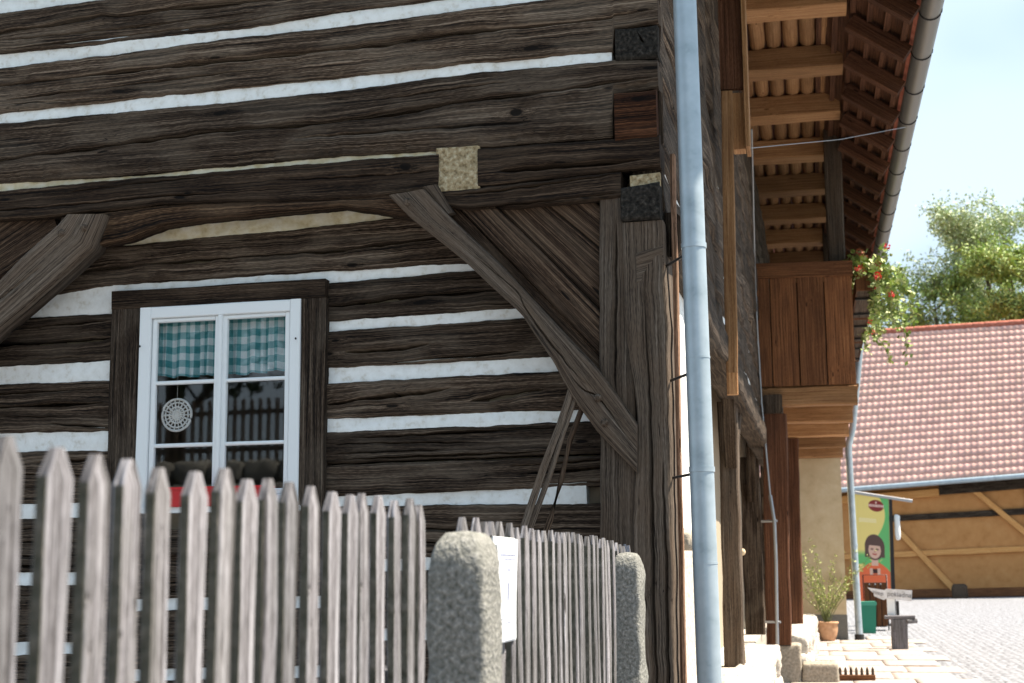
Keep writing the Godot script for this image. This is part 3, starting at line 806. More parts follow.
func make_ground() -> void:
	var o := structure("ground", sheet(-300, 300, 120, -300, 60, 210, -0.3), M.soil)
	o.set_meta("label", "grassy earth around the yard")
	# cobbles: joints from cell distances
	var n := FastNoiseLite.new()
	n.noise_type = FastNoiseLite.TYPE_CELLULAR
	n.cellular_return_type = FastNoiseLite.RETURN_DISTANCE2_SUB
	n.cellular_jitter = 0.55
	n.frequency = 0.03
	n.seed = 12
	var im := n.get_seamless_image(1024, 1024)
	im.convert(Image.FORMAT_L8)
	var b := im.get_data()
	var tone := seamless(77, 0.02, 1024, 1024, 1024, 1024, 4)
	var col := PackedByteArray()
	col.resize(1024 * 1024 * 3)
	for i in 1024 * 1024:
		var t := clampf(b[i] / 90.0, 0.0, 1.0)
		var k := (0.42 + 0.58 * t) * (0.82 + 0.36 * tone[i] / 255.0)
		col[i * 3] = int(clampf(k * 134.0, 0, 255))
		col[i * 3 + 1] = int(clampf(k * 135.0, 0, 255))
		col[i * 3 + 2] = int(clampf(k * 141.0, 0, 255))
	var al := Image.create_from_data(1024, 1024, false, Image.FORMAT_RGB8, col)
	al.generate_mipmaps()
	im.convert(Image.FORMAT_RGBA8)
	im.bump_map_to_normal_map(8.0)
	im.generate_mipmaps()
	var m := StandardMaterial3D.new()
	m.albedo_texture = ImageTexture.create_from_image(al)
	m.normal_enabled = true
	m.normal_texture = ImageTexture.create_from_image(im)
	m.roughness = 0.85
	m.uv1_scale = Vector3(0.26, 0.26, 0.26)
	var y := structure("cobbled_yard", sheet(-15.0, 26.0, 8.0, -58.0, 40, 70, 0.0, 0.012), m)  # part before the gable is unseen, added to bounce warm light
	y.set_meta("label", "pale grey cobbled yard between the houses, widened unseen before the gable for bounce light")
	# pinkish paving slabs along the house, each a stone of its own
	var pv := Node3D.new()
	pv.name = "pavement"
	add_child(pv)
	pv.set_meta("kind", "structure")
	pv.set_meta("label", "strip of pale sandstone slabs along the log house")
	var variants := []
	for i in 6:
		variants.append(stone(Vector3(0.642, 0.09, 1.002), 0.03, 0.003, 5, 4.0))
	var z := -11.0
	while z > -25.5:
		for i in 3:
			var x := -0.14 + i * 0.64 + (0.2 if int(z) % 2 == 0 else 0.0)
			if z < -24.2 and x < 0.6:
				continue
			var s := part("slab", variants[rng.randi() % 6], M.paving, pv, at(Vector3(x, gy(x, z) - 0.028 + rng.randf_range(-0.006, 0.006), z), rng.randf_range(-0.008, 0.008)))
			s.scale = Vector3(rng.randf_range(0.985, 0.998), 1, rng.randf_range(0.985, 0.998))
		z -= 1.0

# ------------------------------------------------------------------ gable of the log house
func make_gable() -> void:
	var count := 0
	for t in GABLE_TIMBERS:
		var called: String = t[0]
		var style := ""
		var mk: String = t[5]
		var mat: Material
		match mk:
			"old", "old_low":
				mat = M["old%d" % (1 + count % 3)]
				if mk == "old_low":
					style = "dentil"
			"lower":
				mat = M["old%d" % (count % 3)]
			"grey":
				mat = M["grey%d" % (count % 3)]
			"white", "cream", "patch":
				mat = M[mk]
				style = "plaster"
			_:
				mat = M[mk]
		count += 1
		var matched := called in ["brace", "panel_board", "wedge"]
		var cracks: Array = t[4]
		var cw := []
		for c in cracks:
			cw.append(0.28 if called == "brace" else 1.0)
		if called in ["wall_log", "arched_beam", "wall_beam"]:
			# smaller drying shakes between the long ones
			var all := []
			for c in cracks:
				all.append([c, 1.0])
			var tl: Array = t[2]
			var u0: float = tl[0].x
			var u1: float = tl[tl.size() - 1].x
			for f in [0.2, 0.45, 0.7, 0.88]:
				if rng.randf() < 0.25:
					continue
				var um := rng.randf_range(maxf(u0, -3.1), u1)
				var half := rng.randf_range(0.25, 0.8)
				var a := clampf(um - half, u0 + 0.05, u1 - 0.2)
				var b := clampf(um + half, a + 0.15, u1 - 0.03)
				var pl := []
				var clear := true
				var drift := rng.randf_range(-0.012, 0.012)
				for k in 6:
					var u := lerpf(a, b, k / 5.0)
					var v := lerpf(poly_at(t[2], u), poly_at(t[3], u), f) + drift * (k - 2.5) / 2.5
					pl.append(Vector2(u, v))
					for c in cracks:
						if absf(poly_at(c, u) - v) < 0.04:
							clear = false
				if clear:
					all.append([pl, rng.randf_range(0.22, 0.5)])
			var um0 := (maxf(u0, -3.1) + u1) * 0.5
			all.sort_custom(func(x, y): return poly_at(x[0], um0) > poly_at(y[0], um0))
			cracks = []
			cw = []
			for x in all:
				cracks.append(x[0])
				cw.append(x[1])
		part(called, hewn(t[2], t[3], cracks, t[1], t[6], matched, style, cw), mat, house)
	# two further rows above the picture
	for v in [4.44, 4.72]:
		gtimber("wall_log", Vector3(-4.2, v + 0.12, -0.07), Vector3(0.05, v + 0.12, -0.07), 0.14, 0.22, M.old1, house, 0.012, 0.015)
		gbox("chinking", -4.2, 0.03, v - 0.08, v + 0.03, -0.09, -0.026, M.white, house)
	# corner posts
	var up := [Vector2(-0.236, 0.0), Vector2(-0.258, 0.9), Vector2(-0.245, 1.6), Vector2(-0.236, 2.2), Vector2(-0.229, 2.82)]
	var ur := [Vector2(-0.10, 0.0), Vector2(-0.10, 0.9), Vector2(-0.092, 1.6), Vector2(-0.09, 2.2), Vector2(-0.108, 2.82)]
	part("corner_post", upright(up, ur, -0.004, 0.2, [[Vector2(-0.17, 2.0), Vector2(-0.165, 2.3), Vector2(-0.155, 2.7)]]), M.grey0, house)
	up = [Vector2(-0.115, 0.0), Vector2(-0.116, 0.81), Vector2(-0.114, 1.3), Vector2(-0.101, 1.6), Vector2(-0.088, 1.72), Vector2(-0.078, 1.9), Vector2(-0.1, 2.07), Vector2(-0.122, 2.25), Vector2(-0.126, 2.70)]
	ur = [Vector2(0.046, 0.0), Vector2(0.049, 0.81), Vector2(0.055, 1.3), Vector2(0.056, 1.6), Vector2(0.057, 1.72), Vector2(0.058, 1.9), Vector2(0.059, 2.07), Vector2(0.06, 2.25), Vector2(0.045, 2.70)]
	part("corner_post", upright(up, ur, 0.016, 0.26, [[Vector2(-0.02, 0.4), Vector2(-0.03, 1.2), Vector2(-0.025, 1.9), Vector2(-0.04, 2.4)], [Vector2(0.02, 0.5), Vector2(0.025, 1.3), Vector2(0.02, 1.7)]]), M.grey1, house)
	# wooden pegs of the braces
	for p in [Vector3(-1.067, 2.853, 0.03), Vector3(-0.238, 1.96, 0.03), Vector3(-0.211, 1.856, 0.03), Vector3(-2.758, 2.827, 0.03), Vector3(-2.64, 2.843, 0.03)]:
		part("peg", tube([g(p.x, p.y, p.z - 0.02), g(p.x, p.y, p.z + 0.014), g(p.x, p.y, p.z + 0.022)], [0.017, 0.016, 0.008], 9), M.grey1, house)
	# wall core behind logs and joints, with the window opening left free, and the dark room behind it
	var D: Material = M.dark_room
	gbox("wall_core", -4.2, -0.05, 3.0, 6.0, -0.7, -0.1, D, house)
	gbox("wall_core", -4.2, -2.46, 0.0, 2.99, -0.36, -0.28, D, house)
	gbox("wall_core", -1.64, -0.12, 0.0, 2.99, -0.36, -0.28, D, house)
	gbox("wall_core", -2.46, -1.64, 2.46, 2.99, -0.36, -0.28, D, house)
	gbox("wall_core", -2.46, -1.64, 0.0, 1.57, -0.36, -0.28, D, house)
	gbox("room_ceiling", -4.2, -0.7, 2.84, 2.95, -3.6, -0.7, D, house)
	gbox("room_floor", -4.2, -0.7, 0.0, 0.3, -3.6, -0.37, D, house)
	gbox("room_wall", -4.3, -0.7, 0.0, 2.95, -3.72, -3.6, D, house)
	gbox("room_wall", -4.3, -4.2, 0.0, 2.95, -3.6, -0.28, D, house)
	gbox("room_wall", -0.7, -0.6, 0.0, 2.95, -3.6, -0.37, D, house)
	# poles leaning on the frame
	var labels := ["pale split pole leaning against the log wall under the brace", "grey straight pole leaning close beside the split pole", "thin crooked brown stick leaning nearest the corner post"]
	var ends := [[Vector3(-0.99, 0.0, 0.42), Vector3(-0.351, 2.02, 0.0), 0.019], [Vector3(-0.96, 0.0, 0.42), Vector3(-0.335, 1.98, 0.0), 0.014], [Vector3(-0.86, 0.0, 0.36), Vector3(-0.305, 1.95, 0.0), 0.015]]
	for i in 3:
		var a: Vector3 = ends[i][0]
		var b: Vector3 = ends[i][1]
		var r: float = ends[i][2]
		var pts := []
		var rad := []
		for k in 13:
			var f := k / 12.0
			var p := a.lerp(b, f)
			p.x += nz.get_noise_2d(f * 4.0, i * 9.0) * (0.02 if i == 2 else 0.007)
			pts.append(g(p.x, p.y, p.z))
			rad.append(r * (1.15 - 0.35 * f))
		var o := part("leaning_pole", tube(pts, rad, 8), M["grey%d" % (3 - i)] if i < 2 else M.panel)
		meta(o, labels[i], "pole", "poles leaning on the gable wall")

# an upright timber in the gable plane: left and right edge as (u, v)
func upright(left: Array, right: Array, w: float, depth: float, cracks: Array) -> ArrayMesh:
	var sd := rng.randf() * 100.0
	var secs := []
	var n := 90
	var v0: float = left[0].y
	var v1: float = left[left.size() - 1].y
	for i in n + 1:
		var v := lerpf(v0, v1, float(i) / n)
		var f := func(pl: Array) -> float:
			for k in range(1, pl.size()):
				if v <= pl[k].y:
					return lerpf(pl[k - 1].x, pl[k].x, (v - pl[k - 1].y) / (pl[k].y - pl[k - 1].y))
			return pl[pl.size() - 1].x
		var a: float = f.call(left) + nz.get_noise_2d(v * 7.0 + sd, 2.0) * 0.004
		var b: float = f.call(right) + nz.get_noise_2d(v * 7.0 + sd, 12.0) * 0.003
		var rows := []
		var lo := a
		for c in cracks:
			var cx: float = f.call(c) + nz.get_noise_2d(v * 9.0 + sd, 20.0) * 0.004
			var c0: float = c[0].y
			var c1: float = c[c.size() - 1].y
			var t := (v - c0) / (c1 - c0)
			var op := pow(sin(clampf(t, 0.0, 1.0) * PI), 0.5) if t > 0.0 and t < 1.0 else 0.0
			var hw := 0.0004 + 0.008 * op
			for k in 8:
				rows.append([lerpf(lo, cx - hw, (1.0 - cos(k / 7.0 * PI * 0.5)) if lo == a else k / 7.0), 0.0])
			rows.append([cx - hw * 0.5, 0.05 * op])
			rows.append([cx + hw * 0.5, 0.05 * op])
			lo = cx + hw
		for k in 10:
			rows.append([lerpf(lo, b, sin(k / 9.0 * PI * 0.5) if cracks.size() > 0 else k / 9.0), 0.0])
		var sec := PackedVector3Array()
		for rw in rows:
			var x: float = rw[0]
			var e := minf(x - a, b - x)
			var ww := 0.0
			if e < 0.014:
				ww -= 0.014 * (1.0 - sqrt(maxf(0.0, 1.0 - pow(1.0 - e / 0.014, 2.0))))
			ww += nz.get_noise_2d(v * 1.6 + sd, x * 6.0) * 0.008 + nz.get_noise_2d(v * 2.2 + sd, x * 55.0 + 30.0) * 0.0012
			sec.append(g(x, v, w + ww - float(rw[1])))
		sec.append(g(b, v, w - depth))
		sec.append(g(a, v, w - depth))
		secs.append(sec)
	return loft(secs, Vector2(0.5, 2.0), Vector2(rng.randf(), rng.randf()), false, true)

# ------------------------------------------------------------------ window with curtains
func make_window() -> void:
	var P: Material = M.white_paint
	gtimber("window_surround", Vector3(-2.525, 1.46, -0.215), Vector3(-2.525, 2.49, -0.215), 0.15, 0.1, M.old0, house, 0.004)
	gtimber("window_surround", Vector3(-1.584, 1.46, -0.215), Vector3(-1.584, 2.49, -0.215), 0.118, 0.1, M.old0, house, 0.004)
	gtimber("window_surround", Vector3(-2.6, 2.535, -0.213), Vector3(-1.525, 2.535, -0.213), 0.104, 0.086, M.old_dark, house, 0.004)
	gtimber("window_surround", Vector3(-2.6, 1.40, -0.205), Vector3(-1.525, 1.40, -0.205), 0.12, 0.115, M.old0, house, 0.004)
	var win := Node3D.new()
	win.name = "window"
	house.add_child(win)
	win.set_meta("label", "small white six-pane casement window in a dark timber surround")
	# outer frame
	gtimber("frame", Vector3(-2.42, 1.555, -0.182), Vector3(-2.42, 2.49, -0.182), 0.06, 0.046, P, win)
	gtimber("frame", Vector3(-1.669, 1.555, -0.182), Vector3(-1.669, 2.49, -0.182), 0.052, 0.046, P, win)
	gtimber("frame", Vector3(-2.39, 2.463, -0.182), Vector3(-1.695, 2.463, -0.182), 0.045, 0.054, P, win)
	gtimber("frame", Vector3(-2.39, 1.58, -0.178), Vector3(-1.695, 1.58, -0.178), 0.059, 0.05, P, win)
	gbox("sill_board", -2.46, -1.63, 1.53, 1.555, -0.21, -0.11, P, win)
	for side in 2:
		var u0 := -2.388 if side == 0 else -2.032
		var u1 := -2.046 if side == 0 else -1.697
		# rebate bead, then the sash
		gtimber("sash", Vector3(u0 + 0.012, 1.607, -0.183), Vector3(u0 + 0.012, 2.434, -0.183), 0.024, 0.026, P, win)
		gtimber("sash", Vector3(u1 - 0.012, 1.607, -0.183), Vector3(u1 - 0.012, 2.434, -0.183), 0.024, 0.026, P, win)
		gtimber("sash", Vector3(u0 + 0.024, 2.426, -0.183), Vector3(u1 - 0.024, 2.426, -0.183), 0.025, 0.018, P, win)
		gtimber("sash", Vector3(u0 + 0.024, 1.62, -0.183), Vector3(u1 - 0.024, 1.62, -0.183), 0.025, 0.028, P, win)
		for v in [2.132, 1.841]:
			gtimber("glazing_bar", Vector3(u0 + 0.024, v, -0.184), Vector3(u1 - 0.024, v, -0.184), 0.022, 0.017, P, win)
		for r in [[2.142, 2.413], [1.851, 2.122], [1.634, 1.831]]:
			gbox("pane", u0 + 0.024, u1 - 0.024, r[0] - 0.002, r[1] + 0.004, -0.19, -0.187, M.glass, win, 0.0005)
		gbox("hinge", (u0 - 0.052) if side == 0 else (u1 + 0.035), (u0 - 0.045) if side == 0 else (u1 + 0.042), 2.30, 2.31, -0.148, -0.143, M.iron, win)
	gtimber("mullion", Vector3(-2.039, 1.607, -0.176), Vector3(-2.039, 2.436, -0.178), 0.022, 0.04, P, win)
	# curtains
	var im := Image.create(256, 256, false, Image.FORMAT_RGB8)
	for y in 256:
		for x in 256:
			var a := 1.0 if (x / 16) % 2 == 0 else 0.0
			var b := 1.0 if (y / 16) % 2 == 0 else 0.0
			var wv := 0.93 + 0.07 * (((x + y) / 2) % 2)
			var c := c8(224, 234, 236).lerp(c8(66, 142, 148), (a + b) * 0.5)
			im.set_pixel(x, y, Color(c.r * wv, c.g * wv, c.b * wv))
	im.generate_mipmaps()
	var cm := StandardMaterial3D.new()
	cm.albedo_texture = ImageTexture.create_from_image(im)
	cm.roughness = 0.95
	cm.backlight_enabled = true
	cm.backlight = Color(0.25, 0.28, 0.27)
	for side in 2:
		var u0 := -2.385 if side == 0 else -2.03
		var u1 := -2.05 if side == 0 else -1.7
		var st := SurfaceTool.new()
		st.begin(Mesh.PRIMITIVE_TRIANGLES)
		st.set_smooth_group(0)
		var nu := 80
		var nv := 16
		for j in nv + 1:
			for i in nu + 1:
				var f := float(i) / nu
				var t := float(j) / nv
				var w := -0.228 + sin(f * 41.0 + sin(f * 9.0 + side) * 2.2) * 0.010 * (0.4 + t) + sin(f * 17.0 + side * 2.0) * 0.005
				var v := lerpf(2.44, 2.172 + sin(f * 20.0) * 0.004 - 0.008 * sin(f * 3.0 + side), t)
				st.set_uv(Vector2((f * 1.45 + 0.01 * sin(f * 41.0)) * 0.62, t * 0.52))
				st.add_vertex(g(lerpf(u0, u1, f), v, w))
		for j in nv:
			for i in nu:
				var a := j * (nu + 1) + i
				for k in [a, a + 1, a + nu + 1, a + 1, a + nu + 2, a + nu + 1]:
					st.add_index(k)
		st.generate_normals()
		var o := part("curtain", st.commit(), cm)
		meta(o, "short teal and white checked curtain behind the window pane with the lace disc" if side == 0 else "short teal and white checked curtain behind the casement without a lace disc", "curtain", "short curtains of the gable window")
	# lace disc on a thread
	var dl := thing("lace_doily", "round white lace doily hanging on a thread behind the window pane", "doily", g(-2.272, 1.985, -0.212))
	dl.basis = Basis(GABLE_U, Vector3.UP, GABLE_N)
	var lace := plain(c8(226, 226, 222), 0.9)
	for r in [0.021, 0.038, 0.058, 0.074]:
		var pts := []
		for k in 33:
			var an := TAU * k / 32.0
			var rr: float = r + (0.003 * sin(an * 16.0) if r > 0.07 else 0.0)
			pts.append(Vector3(cos(an) * rr, sin(an) * rr, 0))
		part("ring", tube(pts, 0.0062 if r > 0.07 else 0.0044, 5, false), lace, dl)
	part("centre", tube([Vector3(0, 0, -0.001), Vector3(0, 0, 0.001)], 0.013, 14), lace, dl)
	for k in 18:
		var an := TAU * k / 18.0
		var d := Vector3(cos(an), sin(an), 0)
		part("spoke", tube([d * 0.012, d * 0.074], 0.0032 if k % 2 == 0 else 0.0048, 4), lace, dl)
	part("thread", tube([Vector3(0, 0.076, 0), Vector3(0, 0.19, 0)], 0.0008, 4), lace, dl)
	# red trough on the sill
	var tr := thing("flower_trough", "bright red trough standing on the sill of the white window", "trough", g(-2.02, 1.556, -0.125))
	tr.basis = Basis(GABLE_U, Vector3.UP, GABLE_N)
	var red := plain(c8(196, 26, 34), 0.4)
	part("body", loft([PackedVector3Array([Vector3(-0.24, 0, -0.02), Vector3(0.24, 0, -0.02), Vector3(0.24, 0, 0.03), Vector3(-0.24, 0, 0.03)]), PackedVector3Array([Vector3(-0.26, 0.075, -0.022), Vector3(0.26, 0.075, -0.022), Vector3(0.26, 0.075, 0.045), Vector3(-0.26, 0.075, 0.045)])], Vector2.ONE, Vector2.ZERO), red, tr)
	part("rim", box(Vector3(0.54, 0.012, 0.08)), red, tr, at(Vector3(0, 0.081, 0.012)))

# ------------------------------------------------------------------ street side
func xs(d: float) -> float:
	return -0.55 + 0.008 * (d - 6.0)

func make_street_side() -> void:
	var d0 := 6.05
	var d1 := 26.0
	# upper log wall: hewn logs with white joints
	var y := 2.74
	var k := 0
	while y < 5.75:
		var h := 0.23 + 0.05 * rng.randf()
		part("street_wall_log", timber(Vector3(xs(d0) - 0.07, y + h * 0.5, -d0), Vector3(xs(d1) - 0.07, y + h * 0.5, -d1), 0.14, h, Vector3.UP, 0.022, 0.025, 0.3), M["old%d" % (k % 4)], house)
		part("chinking", timber(Vector3(xs(d0) - 0.082, y + h + 0.025, -d0), Vector3(xs(d1) - 0.082, y + h + 0.025, -d1), 0.1, 0.09, Vector3.UP, 0.006, 0.01, 0.4), M.white, house)
		y += h + 0.05
		k += 1
	# plastered lower wall with its stone foot, standing between the posts
	slab("plaster_wall", Vector3(-0.86, 0.44, -8.95), Vector3(-0.60, 2.76, -6.28), M.limewash, house)
	for k2 in 9:
		part("arcade_log", timber(Vector3(-1.15, 0.62 + k2 * 0.26, -9.0), Vector3(-1.15, 0.62 + k2 * 0.26, -25.9), 0.16, 0.255, Vector3.UP, 0.015, 0.02, 0.6), M["old%d" % (k2 % 3)], house)
	slab("arcade_floor", Vector3(-1.1, 0.3, -25.9), Vector3(-0.62, 0.5, -9.0), M.limewash, house)
	slab("plaster_wall", Vector3(-0.72, 1.44, -8.9), Vector3(-0.565, 2.72, -6.30), M.white, house)
	var foot := 0
	var z := -6.4
	var variants := []
	for i in 8:
		variants.append(stone(Vector3(0.34, 0.25, 0.44), 0.22, 0.03, 6, 6.0))
	while z > -15.4:
		for r in 2:
			var s := part("plinth_stone", variants[foot % 8], M.limewash, house, at(Vector3(-0.52 + rng.randf_range(-0.03, 0.03), 0.14 + r * 0.24, z - r * 0.2), rng.randf_range(-0.2, 0.2)))
			s.scale = Vector3(1, rng.randf_range(0.95, 1.1), rng.randf_range(0.9, 1.1))
			foot += 1
		z -= 0.43
	z = -16.9
	while z > -24.0:
		for r in 2:
			part("plinth_stone", variants[foot % 8], M.limewash, house, at(Vector3(-0.22 + 0.012 * (-z - 17.0) + rng.randf_range(-0.02, 0.02), 0.2 + r * 0.22, z - r * 0.2), rng.randf_range(-0.2, 0.2)))
			foot += 1
		z -= 0.43
	# near corner: rubble under the plaster, a jutting brown stone
	for i in 9:
		part("plinth_stone", variants[i % 8], M.limewash if i % 3 else M.sandstone, house, at(Vector3(-0.68, 0.12 + (i / 3) * 0.25, -6.5 - (i % 3) * 0.45)))
	part("jutting_stone", stone(Vector3(0.16, 0.08, 0.3), 0.3, 0.012, 6), M.sandstone, house, at(Vector3(-0.59, 1.385, -6.55)))
	slab("plaster_wall", Vector3(-0.72, 0.4, -8.9), Vector3(-0.58, 1.34, -6.35), M.limewash, house)
	# thin reddish cover board of the corner
	part("cover_board", timber(Vector3(-0.527, 0.2, -6.07), Vector3(-0.512, 3.0, -6.07), 0.022, 0.05, Vector3.FORWARD, 0.004, 0.003), M.cover, house)
	# posts under the upper wall with knee braces
	var posts := [[12.0, -0.625, 0.15, 0.5, 2.6], [18.0, -0.69, 0.23, 0.5, 2.6], [22.0, -0.66, 0.2, 0.5, 2.6]]
	for p in posts:
		var d: float = p[0]
		part("street_post", timber(Vector3(p[1], p[3], -d), Vector3(p[1], p[4], -d), p[2], 0.22, Vector3.FORWARD, 0.012, 0.012), M.grey1 if d < 15.0 else M.old2, house)
		part("knee_brace", timber(Vector3(p[1] + 0.02, 2.1, -d - 0.1), Vector3(p[1] + 0.04, 2.72, -d - 0.65), 0.1, 0.12, Vector3.UP, 0.006, 0.008), M.old0, house)
		part("knee_brace", timber(Vector3(p[1] + 0.02, 2.1, -d + 0.1), Vector3(p[1] + 0.04, 2.72, -d + 0.65), 0.1, 0.12, Vector3.UP, 0.006, 0.008), M.old0, house)
	part("door_knob", stone(Vector3(0.06, 0.06, 0.06), 0.5, 0.0, 6), M.plaster, house, at(Vector3(-0.567, 1.403, -12.5)))
	# wall plate, sunlit edge below the logs
	part("wall_plate", timber(Vector3(xs(6.1) - 0.05, 2.66, -6.1), Vector3(xs(26.0) - 0.05, 2.66, -26.0), 0.2, 0.2, Vector3.UP, 0.014, 0.02, 0.3), M.old0, house)
	# downpipe with seam rings and brackets
	var dp := part("downpipe", tube([Vector3(-0.42, 5.3, -5.75), Vector3(-0.42, 3.56, -5.75), Vector3(-0.399, 0.83, -5.75), Vector3(-0.395, 0.1, -5.75)], 0.0475, 24), M.zinc, house)
	for v in [2.53, 1.64, 3.9]:
		part("pipe_clamp", tube([Vector3(-0.4195 + (3.56 - v) * 0.0077, v - 0.010, -5.75), Vector3(-0.4195 + (3.56 - v) * 0.0077, v + 0.010, -5.75)], 0.0505, 24), M.zinc, dp)
	for v in [2.515, 2.03, 1.63]:
		part("pipe_bracket", tube([Vector3(-0.42 + (3.56 - v) * 0.0077, v, -5.75), Vector3(-0.56, v - 0.004, -6.05)], 0.006, 6), M.iron, dp)
	for v in [2.08, 1.28]:
		part("pipe_seam", tube([Vector3(-0.4195 + (3.56 - v) * 0.0077, v - 0.004, -5.75), Vector3(-0.4195 + (3.56 - v) * 0.0077, v + 0.004, -5.75)], 0.0487, 24), M.zinc, dp)
	# casing boards, pine blocks and the long hanging slat below them
	slab("casing_board", Vector3(-0.468, 4.386, -9.44), Vector3(-0.318, 6.0, -9.40), M.brown1, house)
	slab("pine_board", Vector3(-0.315, 3.98, -9.62), Vector3(-0.288, 6.0, -9.36), M.pine1, house)
	slab("pine_block", Vector3(-0.40, 3.985, -9.56), Vector3(-0.318, 4.37, -9.44), M.pine2, house)
	slab("pine_block", Vector3(-0.468, 4.27, -9.6), Vector3(-0.41, 4.38, -9.44), M.pine1, house)
	slab("pine_block", Vector3(-0.468, 4.03, -9.6), Vector3(-0.41, 4.2, -9.44), M.pine0, house)
	part("hanging_slat", timber(Vector3(-0.452, 2.5, -9.4), Vector3(-0.428, 4.37, -9.4), 0.075, 0.04, Vector3.FORWARD, 0.004, 0.004), M.pine0, house)
	part("slat_end", timber(Vector3(-0.453, 2.36, -9.41), Vector3(-0.452, 2.515, -9.41), 0.07, 0.05, Vector3.FORWARD, 0.002, 0.004), M.pine2, house)
	# iron rod with two brackets and the cable feeding it
	var rod := part("conduit", tube([Vector3(-0.389, 0.1, -15.7), Vector3(-0.364, 1.36, -15.7), Vector3(-0.366, 1.75, -15.7), Vector3(-0.40, 2.03, -15.72)], 0.018, 8), M.steel, house)
	for v in [0.72, 1.76]:
		part("conduit_bracket", tube([Vector3(-0.50, v, -15.75), Vector3(-0.34, v, -15.7)], 0.014, 6), M.steel, rod)
	part("cable", tube([Vector3(-0.40, 2.03, -15.72), Vector3(-0.455, 3.0, -15.7), Vector3(-0.47, 3.8, -15.6), Vector3(-0.46, 4.6, -15.2), Vector3(-0.41, 5.5, -14.0)], 0.010, 6), M.steel, house)
	part("wire", tube([Vector3(-0.289, 3.99, -9.45), Vector3(0.35, 4.58, -11.4), Vector3(0.995, 5.24, -13.4)], 0.003, 5), M.steel, house)

